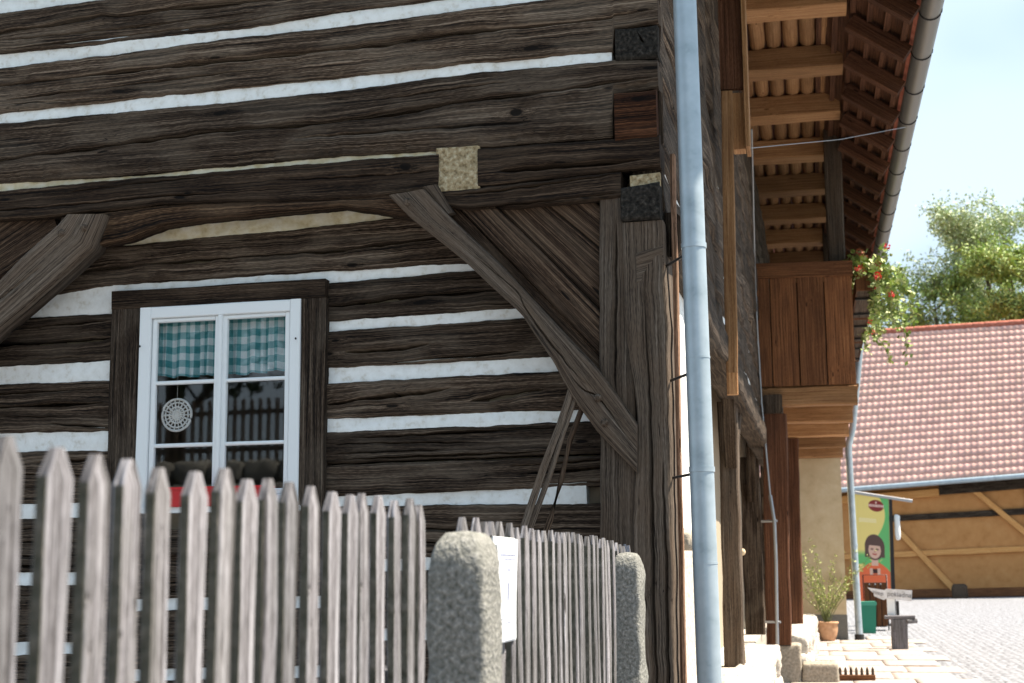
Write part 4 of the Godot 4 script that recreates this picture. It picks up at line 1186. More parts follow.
# ------------------------------------------------------------------ roof
func make_roof() -> void:
	# ceiling beams of the eaves gallery
	var bz := [9.15, 10.7, 12.28, 13.83, 15.27, 16.86, 18.43, 19.94, 21.43, 23.0, 24.6]
	for i in bz.size():
		var z: float = -bz[i] + 0.15
		part("ceiling_beam", timber(Vector3(-0.6, 6.03, z), Vector3(0.47, 6.03, z), 0.3, 0.22, Vector3.UP, 0.008, 0.012), M["pine%d" % (i % 3)], house)
	# round poles laid along on top of the beams
	for i in 6:
		var x := -0.47 + i * 0.155
		var pts := []
		var rad := []
		for k in 40:
			pts.append(Vector3(x + nz.get_noise_2d(k * 0.7, i * 5.0) * 0.012, 6.205 + nz.get_noise_2d(k * 0.7, i * 5.0 + 40.0) * 0.008, -6.4 - k * 0.5))
			rad.append(0.074 + nz.get_noise_2d(k * 1.3, i * 3.0) * 0.004)
		part("ceiling_pole", tube(pts, rad, 12), M["pine%d" % (i % 2)], house)
	part("purlin", timber(Vector3(0.455, 6.22, -6.2), Vector3(0.455, 6.22, -26.0), 0.16, 0.14, Vector3.UP, 0.006, 0.01, 0.5), M.pine0, house)
	# rafter tails
	var z := -5.9
	var i := 0
	while z > -26.3:
		part("rafter", timber(Vector3(0.965, 5.555, z), Vector3(0.5, 5.88, z), 0.12, 0.14, Vector3.UP, 0.006, 0.008), M["brown%d" % (i % 3)], house)
		z -= 0.92
		i += 1
	# laths over the rafters and the tile covering
	for k in 7:
		var x := 0.93 - k * 0.135
		part("lath", timber(Vector3(x, 5.675 + k * 0.0945, -5.5), Vector3(x, 5.675 + k * 0.0945, -26.4), 0.05, 0.03, Vector3.UP, 0.004, 0.003, 1.0), M.brown1, house)
	var T: Material = M.tile_red
	var cover := func(a: Vector2, b: Vector2) -> ArrayMesh:
		var d := (b - a).normalized()
		var n := Vector2(-d.y, d.x)
		if n.y < 0.0:
			n = -n
		var s := []
		for zz in [-5.4, -12.0, -19.0, -26.5]:
			s.append(PackedVector3Array([Vector3(a.x, a.y, zz), Vector3(b.x, b.y, zz), Vector3(b.x + n.x * 0.05, b.y + n.y * 0.05, zz), Vector3(a.x + n.x * 0.05, a.y + n.y * 0.05, zz)]))
		return loft(s, Vector2.ONE, Vector2.ZERO)
	part("roof_covering", cover.call(Vector2(1.075, 5.625), Vector2(0.06, 6.335)), T, house)
	for k in 5:
		part("sarking_board", timber(Vector3(0.905 - k * 0.165, 5.732 + k * 0.1154, -5.45), Vector3(0.905 - k * 0.165, 5.732 + k * 0.1154, -26.4), 0.196, 0.014, Vector3(0.573, 0.819, 0), 0.0, 0.002, 2.0), M["brown%d" % (k % 3)], house)
	part("roof_covering", cover.call(Vector2(0.09, 6.29), Vector2(-4.4, 11.6)), T, house)
	part("roof_covering", cover.call(Vector2(-9.6, 5.6), Vector2(-4.4, 11.6)), T, house)
	# solid blocks of the house body, out of sight, added to block light
	slab("closing_block", Vector3(-8.9, 0.0, -26.0), Vector3(-0.9, 6.2, -9.9), M.dark_room, house)
	slab("closing_block", Vector3(-8.9, 2.97, -9.85), Vector3(-0.68, 6.2, -6.75), M.dark_room, house)
	slab("closing_block", Vector3(-8.9, 0.0, -9.85), Vector3(-4.95, 2.96, -6.4), M.dark_room, house)
	var tri := loft([PackedVector3Array([Vector3(-9.2, 6.0, -6.5), Vector3(0.0, 6.0, -6.2), Vector3(-4.4, 11.4, -6.4)]), PackedVector3Array([Vector3(-9.2, 6.0, -6.7), Vector3(0.0, 6.0, -6.4), Vector3(-4.4, 11.4, -6.6)])], Vector2.ONE, Vector2.ZERO)
	part("gable_boarding", tri, M.old0, house)
	# end wall of the gallery
	for k in 5:
		slab("end_board", Vector3(-0.45 + k * 0.21, 3.2, -26.05), Vector3(-0.245 + k * 0.21, 6.1, -26.0 + 0.01 * (k % 2)), M["stain%d" % (k % 2)], house)
	# half-round gutter with brackets
	var secs := []
	for zz in [-5.3, -12.0, -19.0, -26.6]:
		var s := PackedVector3Array()
		for k in 13:
			var an := PI + PI * k / 12.0
			s.append(Vector3(1.07 + cos(an) * 0.082, 5.535 + sin(an) * 0.082, zz))
		for k in 13:
			var an := TAU - PI * k / 12.0
			s.append(Vector3(1.07 + cos(an) * 0.078, 5.537 + sin(an) * 0.078, zz))
		secs.append(s)
	var gt := part("gutter", loft(secs, Vector2.ONE, Vector2.ZERO, false), M.gutter_metal, house)
	part("gutter_bead", tube([Vector3(1.153, 5.54, -5.3), Vector3(1.153, 5.54, -26.6)], 0.009, 8), M.gutter_metal, gt)
	z = -5.75
	while z > -26.5:
		var pts := []
		for k in 11:
			var an := PI + PI * k / 10.0
			pts.append(Vector3(1.07 + cos(an) * 0.086, 5.535 + sin(an) * 0.086, z))
		part("gutter_bracket", tube(pts, 0.007, 6), M.iron, gt)
		z -= 0.92

# ------------------------------------------------------------------ balcony with flower boxes
func make_balcony() -> void:
	var b := Node3D.new()
	b.name = "balcony"
	house.add_child(b)
	b.set_meta("label", "brown plank balcony carried on joists and thick posts")
	# end panel facing the camera
	part("top_rail", timber(Vector3(-0.485, 4.49, -16.0), Vector3(0.555, 4.475, -16.0), 0.07, 0.17, Vector3.UP, 0.004, 0.008), M.stain1, b)
	var xsn := [-0.485, -0.335, -0.045, 0.245, 0.545]
	for i in 4:
		part("plank", timber(Vector3((xsn[i] + xsn[i + 1]) * 0.5, 3.215, -16.0 - 0.006 * (i % 2)), Vector3((xsn[i] + xsn[i + 1]) * 0.5, 4.40, -16.0 - 0.006 * (i % 2)), xsn[i + 1] - xsn[i] - 0.011, 0.032, Vector3.FORWARD, 0.002, 0.005), M["stain%d" % [1, 2, 1, 3][i]], b)
	part("gap_light_stop", box(Vector3(1.0, 1.1, 0.02)), M.old0, b, at(Vector3(0.02, 3.8, -16.045)))  # added dark sheet, stops light through the plank gaps and keeps them dark
	# long street front
	part("top_rail", timber(Vector3(0.525, 4.475, -16.04), Vector3(0.525, 4.475, -25.6), 0.07, 0.17, Vector3.UP, 0.004, 0.008, 0.5), M.stain1, b)
	var z := -16.17
	var i := 0
	while z > -25.6:
		part("plank", timber(Vector3(0.53, 3.215, z), Vector3(0.53, 4.40, z), 0.03, 0.26, Vector3.FORWARD, 0.002, 0.005), M["stain%d" % (i % 4)], b)
		z -= 0.268
		i += 1
	# joists and floor boards
	for k in 6:
		part("joist", timber(Vector3(-0.55, 3.105, -16.12 - k * 1.9), Vector3(0.55, 3.105, -16.12 - k * 1.9), 0.2, 0.2, Vector3.UP, 0.008, 0.012), M["pine%d" % (k % 3)], b)
	for k in 5:
		part("floor_board", timber(Vector3(-0.44 + k * 0.225, 3.21, -16.06), Vector3(-0.44 + k * 0.225, 3.21, -25.8), 0.22, 0.035, Vector3.UP, 0.002, 0.003, 1.0), M["pine%d" % (k % 2)], b)
	# carrying posts
	part("post_head", timber(Vector3(-0.345, 3.02, -15.95), Vector3(-0.345, 3.02, -16.6), 0.2, 0.2, Vector3.UP, 0.006, 0.012), M.old0, b)
	part("post", timber(Vector3(-0.372, 0.475, -16.12), Vector3(-0.33, 2.92, -16.12), 0.255, 0.25, Vector3.FORWARD, 0.01, 0.014), M.brown2, b)
	part("post", timber(Vector3(-0.222, 0.5, -20.0), Vector3(-0.19, 2.99, -20.0), 0.16, 0.2, Vector3.FORWARD, 0.01, 0.014), M.brown2, b)
	part("post", timber(Vector3(0.40, 4.55, -16.35), Vector3(0.41, 6.14, -16.35), 0.19, 0.2, Vector3.FORWARD, 0.008, 0.014), M.grey0, b)
	part("post", timber(Vector3(0.42, 3.25, -21.2), Vector3(0.42, 6.14, -21.2), 0.17, 0.17, Vector3.FORWARD, 0.008, 0.014), M.grey0, b)
	# flower boxes hung on the street front
	var box_labels := ["long wooden flower box at the front corner of the balcony", "second wooden flower box from the balcony's front corner", "third wooden flower box from the balcony's front corner"]
	var plant_labels := [["bushy trailing geranium with red blooms at the balcony corner", "geranium just behind the bushy one at the balcony corner", "third geranium from the balcony corner, in the first flower box"], ["geranium at the near end of the second balcony flower box", "geranium in the middle of the second balcony flower box", "geranium at the far end of the second balcony flower box"], ["geranium at the near end of the third balcony flower box"]]
	for k in 3:
		var z0 := -16.0 - k * 1.9
		var f := thing("flower_box", box_labels[k], "flower box", Vector3(0.685, 4.22, z0 - 0.92), "flower boxes on the balcony")
		part("end_panel", box(Vector3(0.2, 0.17, 0.03)), M.stain1, f, at(Vector3(0, 0.09, 0.9)))
		part("end_panel", box(Vector3(0.2, 0.17, 0.03)), M.stain1, f, at(Vector3(0, 0.09, -0.9)))
		part("side_panel", box(Vector3(0.02, 0.17, 1.77)), M.stain0, f, at(Vector3(0.09, 0.09, 0)))
		part("side_panel", box(Vector3(0.02, 0.17, 1.77)), M.stain0, f, at(Vector3(-0.09, 0.09, 0)))
		part("bottom_panel", box(Vector3(0.158, 0.02, 1.77)), M.grey1, f, at(Vector3(0, 0.02, 0)))
		part("bracket", box(Vector3(0.2, 0.025, 0.03)), M.iron, f, at(Vector3(0, -0.011, 0.5)))
		part("bracket", box(Vector3(0.2, 0.025, 0.03)), M.iron, f, at(Vector3(0, -0.011, -0.5)))
		for q in plant_labels[k].size():
			geranium(Vector3(0.72, 4.35, z0 - 0.2 - q * 0.6), k == 0 and q == 0, plant_labels[k][q])

func leaf_mat(c: Color, back := 0.5) -> StandardMaterial3D:
	var m := StandardMaterial3D.new()
	m.albedo_color = c
	m.roughness = 0.6
	m.backlight_enabled = true
	m.backlight = Color(c.r * back, c.g * back, c.b * back * 0.7)
	m.vertex_color_use_as_albedo = true
	m.cull_mode = BaseMaterial3D.CULL_DISABLED
	return m

# a small folded leaf of four triangles
func leaf(st: SurfaceTool, p: Vector3, dir: Vector3, nrm: Vector3, L: float, W: float, col: Color) -> void:
	var side := dir.cross(nrm).normalized()
	var n := side.cross(dir).normalized()
	var tip := p + dir * L
	var a := p + dir * L * 0.5 + side * W * 0.5 + n * W * 0.16
	var b := p + dir * L * 0.5 - side * W * 0.5 + n * W * 0.16
	var m := p + dir * L * 0.5
	for q in [[p, a, m], [p, m, b], [m, a, tip], [m, tip, b]]:
		for v in q:
			st.set_color(col)
			st.add_vertex(v)

func rdir() -> Vector3:
	var z := rng.randf_range(-1, 1)
	var a := rng.randf() * TAU
	var r := sqrt(1.0 - z * z)
	return Vector3(r * cos(a), z, r * sin(a))

func geranium(p: Vector3, big: bool, label: String) -> void:
	var o := thing("geranium", label, "plant", p, "geraniums on the balcony")
	var st := SurfaceTool.new()
	st.begin(Mesh.PRIMITIVE_TRIANGLES)
	var stems := SurfaceTool.new()
	stems.begin(Mesh.PRIMITIVE_TRIANGLES)
	var n := 60 if big else 16
	var tips := []
	for k in n:
		var out := Vector3(rng.randf_range(-0.7, 0.5), rng.randf_range(0.1, 1.0), rng.randf_range(-0.5, 0.5)).normalized()
		var L := rng.randf_range(0.16, 0.40)
		var hang := rng.randf() < 0.5
		var pts := []
		var q := Vector3(rng.randf_range(-0.06, 0.06), 0.0, rng.randf_range(-0.15, 0.15))
		var d := out
		var steps := (rng.randi_range(9, 20) if big else 10) if hang else 6
		for s in steps:
			pts.append(q)
			q += d * (L / 6.0)
			if hang:
				d = (d + Vector3(0.03, -0.34, 0.0)).normalized()
				q.x = maxf(q.x, 0.02 + 0.05 * s / steps)
			for m in (3 if big else 2):
				var c := rng.randf_range(0.6, 1.3)
				var col := Color(0.22 * c, 0.30 * c, 0.08 * c) if rng.randf() < 0.65 else Color(0.38 * c, 0.40 * c, 0.16 * c)
				leaf(st, q + rdir() * 0.04, (rdir() + Vector3(0.4, 0, 0.3)).normalized(), (rdir() + Vector3.UP * 0.9).normalized(), rng.randf_range(0.04, 0.075), rng.randf_range(0.04, 0.07), col)
		stems.append_from(tube(pts, 0.0035, 4), 0, Transform3D.IDENTITY)
		tips.append(pts[rng.randi_range(2, pts.size() - 1)])
		if not hang:
			tips.append(q)
	st.generate_normals()
	part("foliage", st.commit(), M.leaf_plain, o)
	part("stems", stems.commit(), M.stem, o)
	for k in (34 if big else 6):
		var c: Vector3 = tips[rng.randi() % tips.size()] + Vector3(0.03, 0.03, 0.05)
		var fs := SurfaceTool.new()
		fs.begin(Mesh.PRIMITIVE_TRIANGLES)
		var dry := c.y > 0.08 and rng.randf() < 0.55
		for m in 26:
			var d := rdir()
			var f := rng.randf_range(0.75, 1.2)
			leaf(fs, c + d * 0.018, d, rdir(), 0.024, 0.024, Color(0.34 * f, 0.1 * f, 0.04 * f) if dry else Color(0.72 * f, 0.03 * f, 0.05 * f))
		fs.generate_normals()
		part("bloom", fs.commit(), M.leaf_plain, o)

# ------------------------------------------------------------------ fence, stone posts, notice
func picket_mesh(h: float, wid: float, th: float) -> ArrayMesh:
	var secs := []
	var sd := rng.randf() * 60.0
	for k in 9:
		var t := k / 8.0
		var y := t * (h - 0.03)
		var a := wid * 0.5 + nz.get_noise_2d(t * 5.0, sd) * 0.0016
		var b := th * 0.5 + nz.get_noise_2d(t * 5.0, sd + 9.0) * 0.001
		var x0 := nz.get_noise_2d(t * 2.0, sd + 20.0) * 0.003
		var z0 := nz.get_noise_2d(t * 2.0, sd + 30.0) * 0.003
		var e := 0.0016
		secs.append(PackedVector3Array([Vector3(x0 - b, y, z0 - a + e), Vector3(x0 - b + e, y, z0 - a), Vector3(x0 + b - e, y, z0 - a), Vector3(x0 + b, y, z0 - a + e), Vector3(x0 + b, y, z0 + a - e), Vector3(x0 + b - e, y, z0 + a), Vector3(x0 - b + e, y, z0 + a), Vector3(x0 - b, y, z0 + a - e)]))
	var last: PackedVector3Array = secs[8]
	var c := Vector3.ZERO
	for p in last:
		c += p / 8.0
	var s := PackedVector3Array()
	for p in last:
		s.append(Vector3(c.x + (p.x - c.x) * 0.72, h, c.z + (p.z - c.z) * 0.26))
	secs.append(s)
	return loft(secs, Vector2(0.5, 2.0), Vector2(rng.randf(), rng.randf()))

func fence_run(called_label: String, z0: float, z1: float, x0: float, x1: float, pitch: float, top: float, skip: Array) -> void:
	var f := thing("picket_fence", called_label, "fence", Vector3(x0, 0, z0), "weathered picket fence before the house")
	var variants := []
	for i in 8:
		variants.append(picket_mesh(top - 0.06, 0.046 + 0.0012 * (i % 3), 0.0145))
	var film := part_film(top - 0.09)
	var n := int(round((z0 - z1) / pitch))
	for i in n + 1:
		var t := float(i) / n
		var p := part("picket", variants[rng.randi() % 8], M["fence%d" % (rng.randi() % 4)], f, at(Vector3((x1 - x0) * t + rng.randf_range(-0.003, 0.003), 0.06 + rng.randf_range(-0.005, 0.005), (z1 - z0) * t + rng.randf_range(-0.002, 0.002)), rng.randf_range(-0.035, 0.035)))
		p.rotation.z = rng.randf_range(-0.003, 0.003)
		p.rotation.x = rng.randf_range(-0.0025, 0.0025)
		part("algae_shade", film, M.moss_shade, p)
	for v in [0.3, top - 0.32]:
		part("rail", timber(Vector3(-0.034, v, 0.03), Vector3(x1 - x0 - 0.034, v, z1 - z0 - 0.03), 0.035, 0.06, Vector3.UP, 0.003, 0.004), M.fence0, f)

# thin algae growth, plus painted shade, on the picket edge facing away from sun
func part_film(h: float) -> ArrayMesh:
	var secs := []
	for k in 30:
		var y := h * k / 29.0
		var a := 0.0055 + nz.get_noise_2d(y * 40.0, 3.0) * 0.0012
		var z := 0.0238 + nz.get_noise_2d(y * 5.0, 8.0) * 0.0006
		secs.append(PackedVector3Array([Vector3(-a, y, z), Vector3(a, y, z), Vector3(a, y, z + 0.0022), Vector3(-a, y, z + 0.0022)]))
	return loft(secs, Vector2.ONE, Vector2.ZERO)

func make_fences() -> void:
	fence_run("grey weathered picket fence standing before the white window", -0.55, -2.62, -0.76, -0.70, 0.0795, 1.378, [])
	fence_run("grey picket fence between the two granite posts with a paper notice", -2.9, -5.09, -0.685, -0.68, 0.0915, 1.36, [])
	fence_run("short stub of picket fence between the second granite post and house corner", -5.30, -5.75, -0.70, -0.70, 0.075, 1.35, [])
	var p1 := part("granite_post", granite_post(Vector3(0.115, 1.33, 0.185)), M.granite, self, at(Vector3(-0.652, 0, -2.775), 0.02))
	meta(p1, "broad rounded granite fence post beside the paper notice", "post", "granite fence posts")
	var p2 := part("granite_post", granite_post(Vector3(0.10, 1.318, 0.17)), M.granite, self, at(Vector3(-0.636, 0, -5.22), 0.0))
	meta(p2, "lichen-grey granite fence post close to the house corner post", "post", "granite fence posts")
	# notice: a sheet with faint grey lines
	var im := Image.create(128, 192, false, Image.FORMAT_RGB8)
	im.fill(c8(206, 209, 214))
	var r := RandomNumberGenerator.new()
	r.seed = 3
	for row in [[30, 14, 100, 4], [38, 20, 90, 3], [58, 50, 30, 4], [84, 52, 18, 34], [134, 16, 70, 3], [142, 16, 88, 3], [150, 16, 60, 3], [158, 16, 80, 3]]:
		var x: int = row[1]
		while x < row[1] + row[2]:
			var wd := r.randi_range(4, 11)
			im.fill_rect(Rect2i(x, row[0], mini(wd, row[1] + row[2] - x), row[3]), c8(52, 62, 100) if row[0] < 130 else c8(84, 92, 114))
			x += wd + 3
	im.generate_mipmaps()
	var m := plain(Color.WHITE, 0.7)
	m.albedo_texture = ImageTexture.create_from_image(im)
	var st := SurfaceTool.new()
	st.begin(Mesh.PRIMITIVE_TRIANGLES)
	st.set_smooth_group(0)
	for j in 9:
		for i in 9:
			var u := i / 8.0
			var v := j / 8.0
			st.set_uv(Vector2(u, v))
			st.add_vertex(Vector3(0.004 * sin(u * 3.0 + v * 2.0), -v * 0.222, -u * 0.225 + 0.006 * v))
	for j in 8:
		for i in 8:
			var a := j * 9 + i
			for k in [a, a + 1, a + 9, a + 1, a + 10, a + 9]:
				st.add_index(k)
	st.generate_normals()
	var nt := thing("paper_notice", "white paper notice pinned to the picket fence", "notice", Vector3(-0.662, 1.325, -3.12))
	part("sheet", st.commit(), m, nt)
	part("backing", box(Vector3(0.004, 0.23, 0.232)), M.white_paint, nt, at(Vector3(-0.009, -0.112, -0.112)))

func granite_post(size: Vector3) -> ArrayMesh:
	var secs := []
	var sd := rng.randf() * 40.0
	var n := 46
	for i in n + 1:
		var t := float(i) / n
		var y := size.y * (1.0 - pow(1.0 - t, 1.5))
		var dtop := (size.y - y) / 0.07
		var k := 1.0
		if dtop < 1.0:
			k = sqrt(maxf(0.0, 1.0 - pow(1.0 - dtop, 2.0))) * 0.72 + 0.28
			if i == n:
				k = 0.08
		var s := PackedVector3Array()
		for j in 32:
			var an := TAU * j / 32.0
			var c := cos(an)
			var q := sin(an)
			var sx := signf(c) * pow(absf(c), 0.24) * size.x * 0.5
			var sz := signf(q) * pow(absf(q), 0.24) * size.z * 0.5
			var p := Vector3(sx * k, y, sz * k)
			var d := Vector3(c, 0, q)
			p += d * (nz.get_noise_3d(p.x * 9.0 + sd, y * 9.0, p.z * 9.0) * 0.007 + nz.get_noise_3d(p.x * 45.0 + sd, y * 45.0, p.z * 45.0) * 0.0025)
			s.append(p)
		secs.append(s)
	return loft(secs, Vector2.ONE, Vector2.ZERO, false, true)

# ------------------------------------------------------------------ things in the yard
func text_mesh(txt: String, size: float, depth := 0.004) -> TextMesh:
	var t := TextMesh.new()
	var f := SystemFont.new()
	f.font_names = PackedStringArray(["Droid Sans"])
	t.font = f
	t.text = txt
	t.font_size = 32
	t.pixel_size = size / 32.0
	t.depth = depth
	return t

func make_yard_things() -> void:
	# stone steps before the posts
	var s1 := part("stone_step", stone(Vector3(0.235, 0.42, 0.5), 0.10, 0.012, 8), M.sandstone, self, at(Vector3(-0.268, 0.265, -16.27)))
	meta(s1, "tall sandstone block at the foot of the brown balcony post", "step", "sandstone steps by the balcony posts")
	var s2 := part("stone_step", stone(Vector3(0.37, 0.23, 0.4), 0.14, 0.012, 8), M.sandstone, self, at(Vector3(0.045, 0.17, -16.22)))
	meta(s2, "low sandstone step beside the peg board", "step", "sandstone steps by the balcony posts")
	# board of upright pegs
	var pb := thing("boot_scraper", "small wooden board set with upright pegs on the pale slabs", "boot scraper", Vector3(0.42, gy(0.42, -16.3) + 0.015, -16.3))
	part("board", timber(Vector3(-0.19, 0.028, 0), Vector3(0.19, 0.028, 0), 0.14, 0.05, Vector3.UP, 0.004, 0.005), M.stain1, pb)
	for i in 7:
		part("peg", tube([Vector3(-0.17 + i * 0.056, 0.05, 0.03), Vector3(-0.17 + i * 0.056, 0.11, 0.03), Vector3(-0.17 + i * 0.056, 0.135, 0.03)], [0.016, 0.015, 0.005], 8), M.old2, pb)
	# plastered pier with downpipe
	var pr := thing("plaster_pier", "beige plastered wall end under the far end of the balcony", "wall", Vector3(0.165, 0.13, -24.7))
	part("wall", box(Vector3(0.71, 2.92, 0.4), 0.012), M.plaster, pr, at(Vector3(0, 1.46, 0)))
	part("plinth", box(Vector3(0.722, 0.42, 0.412), 0.01), M.granite, pr, at(Vector3(0, 0.2, 0)))
	var dn := thing("downpipe", "slim zinc downpipe beside the plastered wall end", "downpipe", Vector3(0.68, 0.13, -24.5))
	part("pipe", tube([Vector3(0.02, 0.06, 0), Vector3(0.0, 1.4, 0), Vector3(-0.02, 3.1, 0), Vector3(0.06, 3.4, 0), Vector3(0.3, 5.2, 0)], 0.055, 14), M.zinc, dn)
	part("shoe", tube([Vector3(0.02, 0, 0), Vector3(0.02, 0.1, 0)], 0.075, 14), M.iron, dn)
	part("clamp", tube([Vector3(-0.0, 1.5, 0), Vector3(-0.0, 1.53, 0)], 0.06, 14), M.zinc, dn)
	# potted shrub
	var pot := thing("flower_pot", "round terracotta pot with a wispy shrub by the plastered wall end", "pot", Vector3(0.2, gy(0.2, -24.0) + 0.01, -24.0))
	var prof := [[0.0, 0.09], [0.01, 0.105], [0.1, 0.145], [0.2, 0.165], [0.27, 0.16], [0.275, 0.178], [0.31, 0.178], [0.312, 0.15], [0.25, 0.14]]
	var secs := []
	for q in prof:
		var s := PackedVector3Array()
		for k in 22:
			s.append(Vector3(cos(TAU * k / 22.0) * q[1], q[0], sin(TAU * k / 22.0) * q[1]))
		secs.append(s)
	part("pot", loft(secs, Vector2.ONE, Vector2.ZERO, false), M.terracotta, pot)
	part("soil", tube([Vector3(0, 0.24, 0), Vector3(0, 0.27, 0)], 0.14, 16), M.soil, pot)
	var sh := thing("potted_shrub", "wispy pale green shrub growing from the terracotta pot", "shrub", pot.position + Vector3(0, 0.26, 0))
	var st := SurfaceTool.new()
	st.begin(Mesh.PRIMITIVE_TRIANGLES)
	for k in 26:
		var d := Vector3(rng.randf_range(-0.5, 0.5), 1.0, rng.randf_range(-0.4, 0.4)).normalized()
		var q := Vector3(rng.randf_range(-0.05, 0.05), 0, rng.randf_range(-0.05, 0.05))
		var pts := []
		var L := rng.randf_range(0.6, 1.3)
		for i in 9:
			pts.append(q)
			q += d * L / 8.0
			d = (d + rdir() * 0.16 + Vector3(signf(d.x) * 0.03, -0.01, 0)).normalized()
			if i > 1:
				for m in 5:
					var c := rng.randf_range(0.7, 1.3)
					leaf(st, q + rdir() * 0.03, (rdir() + d * 0.8).normalized(), rdir(), rng.randf_range(0.03, 0.06), rng.randf_range(0.015, 0.028), Color(0.32 * c, 0.35 * c, 0.11 * c))
		part("stem", tube(pts, [0.006, 0.006, 0.005, 0.005, 0.004, 0.004, 0.003, 0.003, 0.002], 5), M.stem, sh)
	st.generate_normals()
	part("foliage", st.commit(), M.leaf_plain, sh)
	# arrow sign on a timber stump
	var gs := gy(1.19, -22.0)
	var sg := thing("arrow_sign", "whitewashed wooden arrow sign on a timber stump pointing to the house", "sign", Vector3(1.19, gs, -22.0))
	part("stump", timber(Vector3(0, 0, 0), Vector3(0.0, 0.43, 0), 0.22, 0.2, Vector3.FORWARD, 0.008, 0.012), M.fence1, sg)
	part("cross_board", timber(Vector3(-0.2, 0.46, 0.0), Vector3(0.22, 0.46, 0.0), 0.2, 0.05, Vector3.UP, 0.006, 0.006), M.fence2, sg)
	part("stub", tube([Vector3(0.1, 0.40, 0.1), Vector3(0.24, 0.41, 0.05)], 0.035, 10), M.fence0, sg)
	part("support", box(Vector3(0.11, 0.24, 0.05)), M.white_paint, sg, at(Vector3(-0.1, 0.605, -0.02)))
	part("support", box(Vector3(0.04, 0.2, 0.05)), M.iron, sg, at(Vector3(-0.01, 0.585, -0.02)))
	var outl := [Vector2(-0.42, 0.88), Vector2(-0.33, 0.865), Vector2(-0.18, 0.84), Vector2(-0.155, 0.86), Vector2(0.2, 0.835), Vector2(0.185, 0.68), Vector2(-0.16, 0.72), Vector2(-0.2, 0.70), Vector2(-0.33, 0.755), Vector2(-0.34, 0.80)]
	var fr := PackedVector3Array()
	var bk := PackedVector3Array()
	for q in outl:
		fr.append(Vector3(q.x, q.y, 0.03))
		bk.append(Vector3(q.x, q.y, 0.005))
	var board := part("board", loft([bk, fr], Vector2(0.5, 2.0), Vector2(0.3, 0.3)), M.sign_white, sg)
	var tm := part("lettering", text_mesh("Vstup", 0.062), plain(c8(58, 56, 60), 0.9), board, Transform3D(Basis(Vector3(0, 0, 1), -0.16), Vector3(-0.275, 0.80, 0.031)))
	var t2 := part("lettering", text_mesh("pokladna", 0.082), plain(c8(58, 56, 60), 0.9), board, Transform3D(Basis(Vector3(0, 0, 1), -0.09), Vector3(0.02, 0.772, 0.031)))
	tm.set_meta("label", "faded word Vstup on the arrow head")
	t2.set_meta("label", "faded word pokladna on the board")
	# green bin and slatted litter bin
	var gb := thing("green_bin", "small green plastic bin with a lid beside the zinc downpipe", "bin", Vector3(0.945, gy(0.94, -27.0), -27.0))
	part("body", loft([PackedVector3Array([Vector3(-0.11, 0, -0.11), Vector3(0.11, 0, -0.11), Vector3(0.11, 0, 0.11), Vector3(-0.11, 0, 0.11)]), PackedVector3Array([Vector3(-0.13, 0.48, -0.13), Vector3(0.13, 0.48, -0.13), Vector3(0.13, 0.48, 0.13), Vector3(-0.13, 0.48, 0.13)])], Vector2.ONE, Vector2.ZERO), M.green_plastic, gb)
	part("lid", box(Vector3(0.29, 0.07, 0.29), 0.02), M.green_lid, gb, at(Vector3(0, 0.515, 0)))
	var lb := thing("litter_bin", "brown slatted litter bin standing under the yellow banner", "bin", Vector3(1.12, gy(1.12, -28.2), -28.2))
	for k in 4:
		part("slat", timber(Vector3(-0.15 + k * 0.1, 0.08, 0.16), Vector3(-0.15 + k * 0.1, 0.86, 0.16), 0.088, 0.02, Vector3.FORWARD, 0.002, 0.004), M.stain1, lb)
		part("slat", timber(Vector3(0.2, 0.08, 0.11 - k * 0.1), Vector3(0.2, 0.86, 0.11 - k * 0.1), 0.02, 0.088, Vector3.FORWARD, 0.002, 0.004), M.stain0, lb)
	part("liner", box(Vector3(0.36, 0.8, 0.3)), M.black_metal, lb, at(Vector3(0, 0.46, -0.02)))
	part("frame", tube([Vector3(-0.21, 0, 0.18), Vector3(-0.21, 1.0, 0.18), Vector3(0.21, 1.0, 0.18), Vector3(0.21, 0, 0.18)], 0.014, 6), M.black_metal, lb)
	for k in 3:
		part("rivet", stone(Vector3(0.03, 0.03, 0.02), 0.5, 0.0, 4), M.steel, lb, at(Vector3(-0.1 + k * 0.1, 0.83, 0.175)))
	# banner on a stand
	var bn := thing("advertising_banner", "tall yellow and green banner printed with a dark-haired person in orange", "banner", Vector3(1.19, gy(1.2, -30.0), -30.0))
	var pts := [Vector3(-0.33, 0.12, 0), Vector3(0.29, 0.12, 0), Vector3(0.345, 2.50, 0), Vector3(-0.30, 2.575, 0)]
	var bs := SurfaceTool.new()
	bs.begin(Mesh.PRIMITIVE_TRIANGLES)
	quad(bs, pts[3], pts[2], pts[1], pts[0], Vector3.BACK)
	bs.generate_normals()
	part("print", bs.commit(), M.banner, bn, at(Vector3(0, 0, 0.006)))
	part("backing", loft([PackedVector3Array([pts[0], pts[1], pts[2], pts[3]]), PackedVector3Array([pts[0] + Vector3(0, 0, -0.02), pts[1] + Vector3(0, 0, -0.02), pts[2] + Vector3(0, 0, -0.02), pts[3] + Vector3(0, 0, -0.02)])], Vector2.ONE, Vector2.ZERO), M.black_metal, bn)
	part("stand", loft([PackedVector3Array([Vector3(0.30, 0, 0.01), Vector3(0.38, 0, 0.01), Vector3(0.38, 0, -0.08), Vector3(0.30, 0, -0.08)]), PackedVector3Array([Vector3(0.355, 2.52, 0.01), Vector3(0.415, 2.50, 0.01), Vector3(0.415, 2.50, -0.08), Vector3(0.355, 2.52, -0.08)])], Vector2.ONE, Vector2.ZERO), M.black_metal, bn)
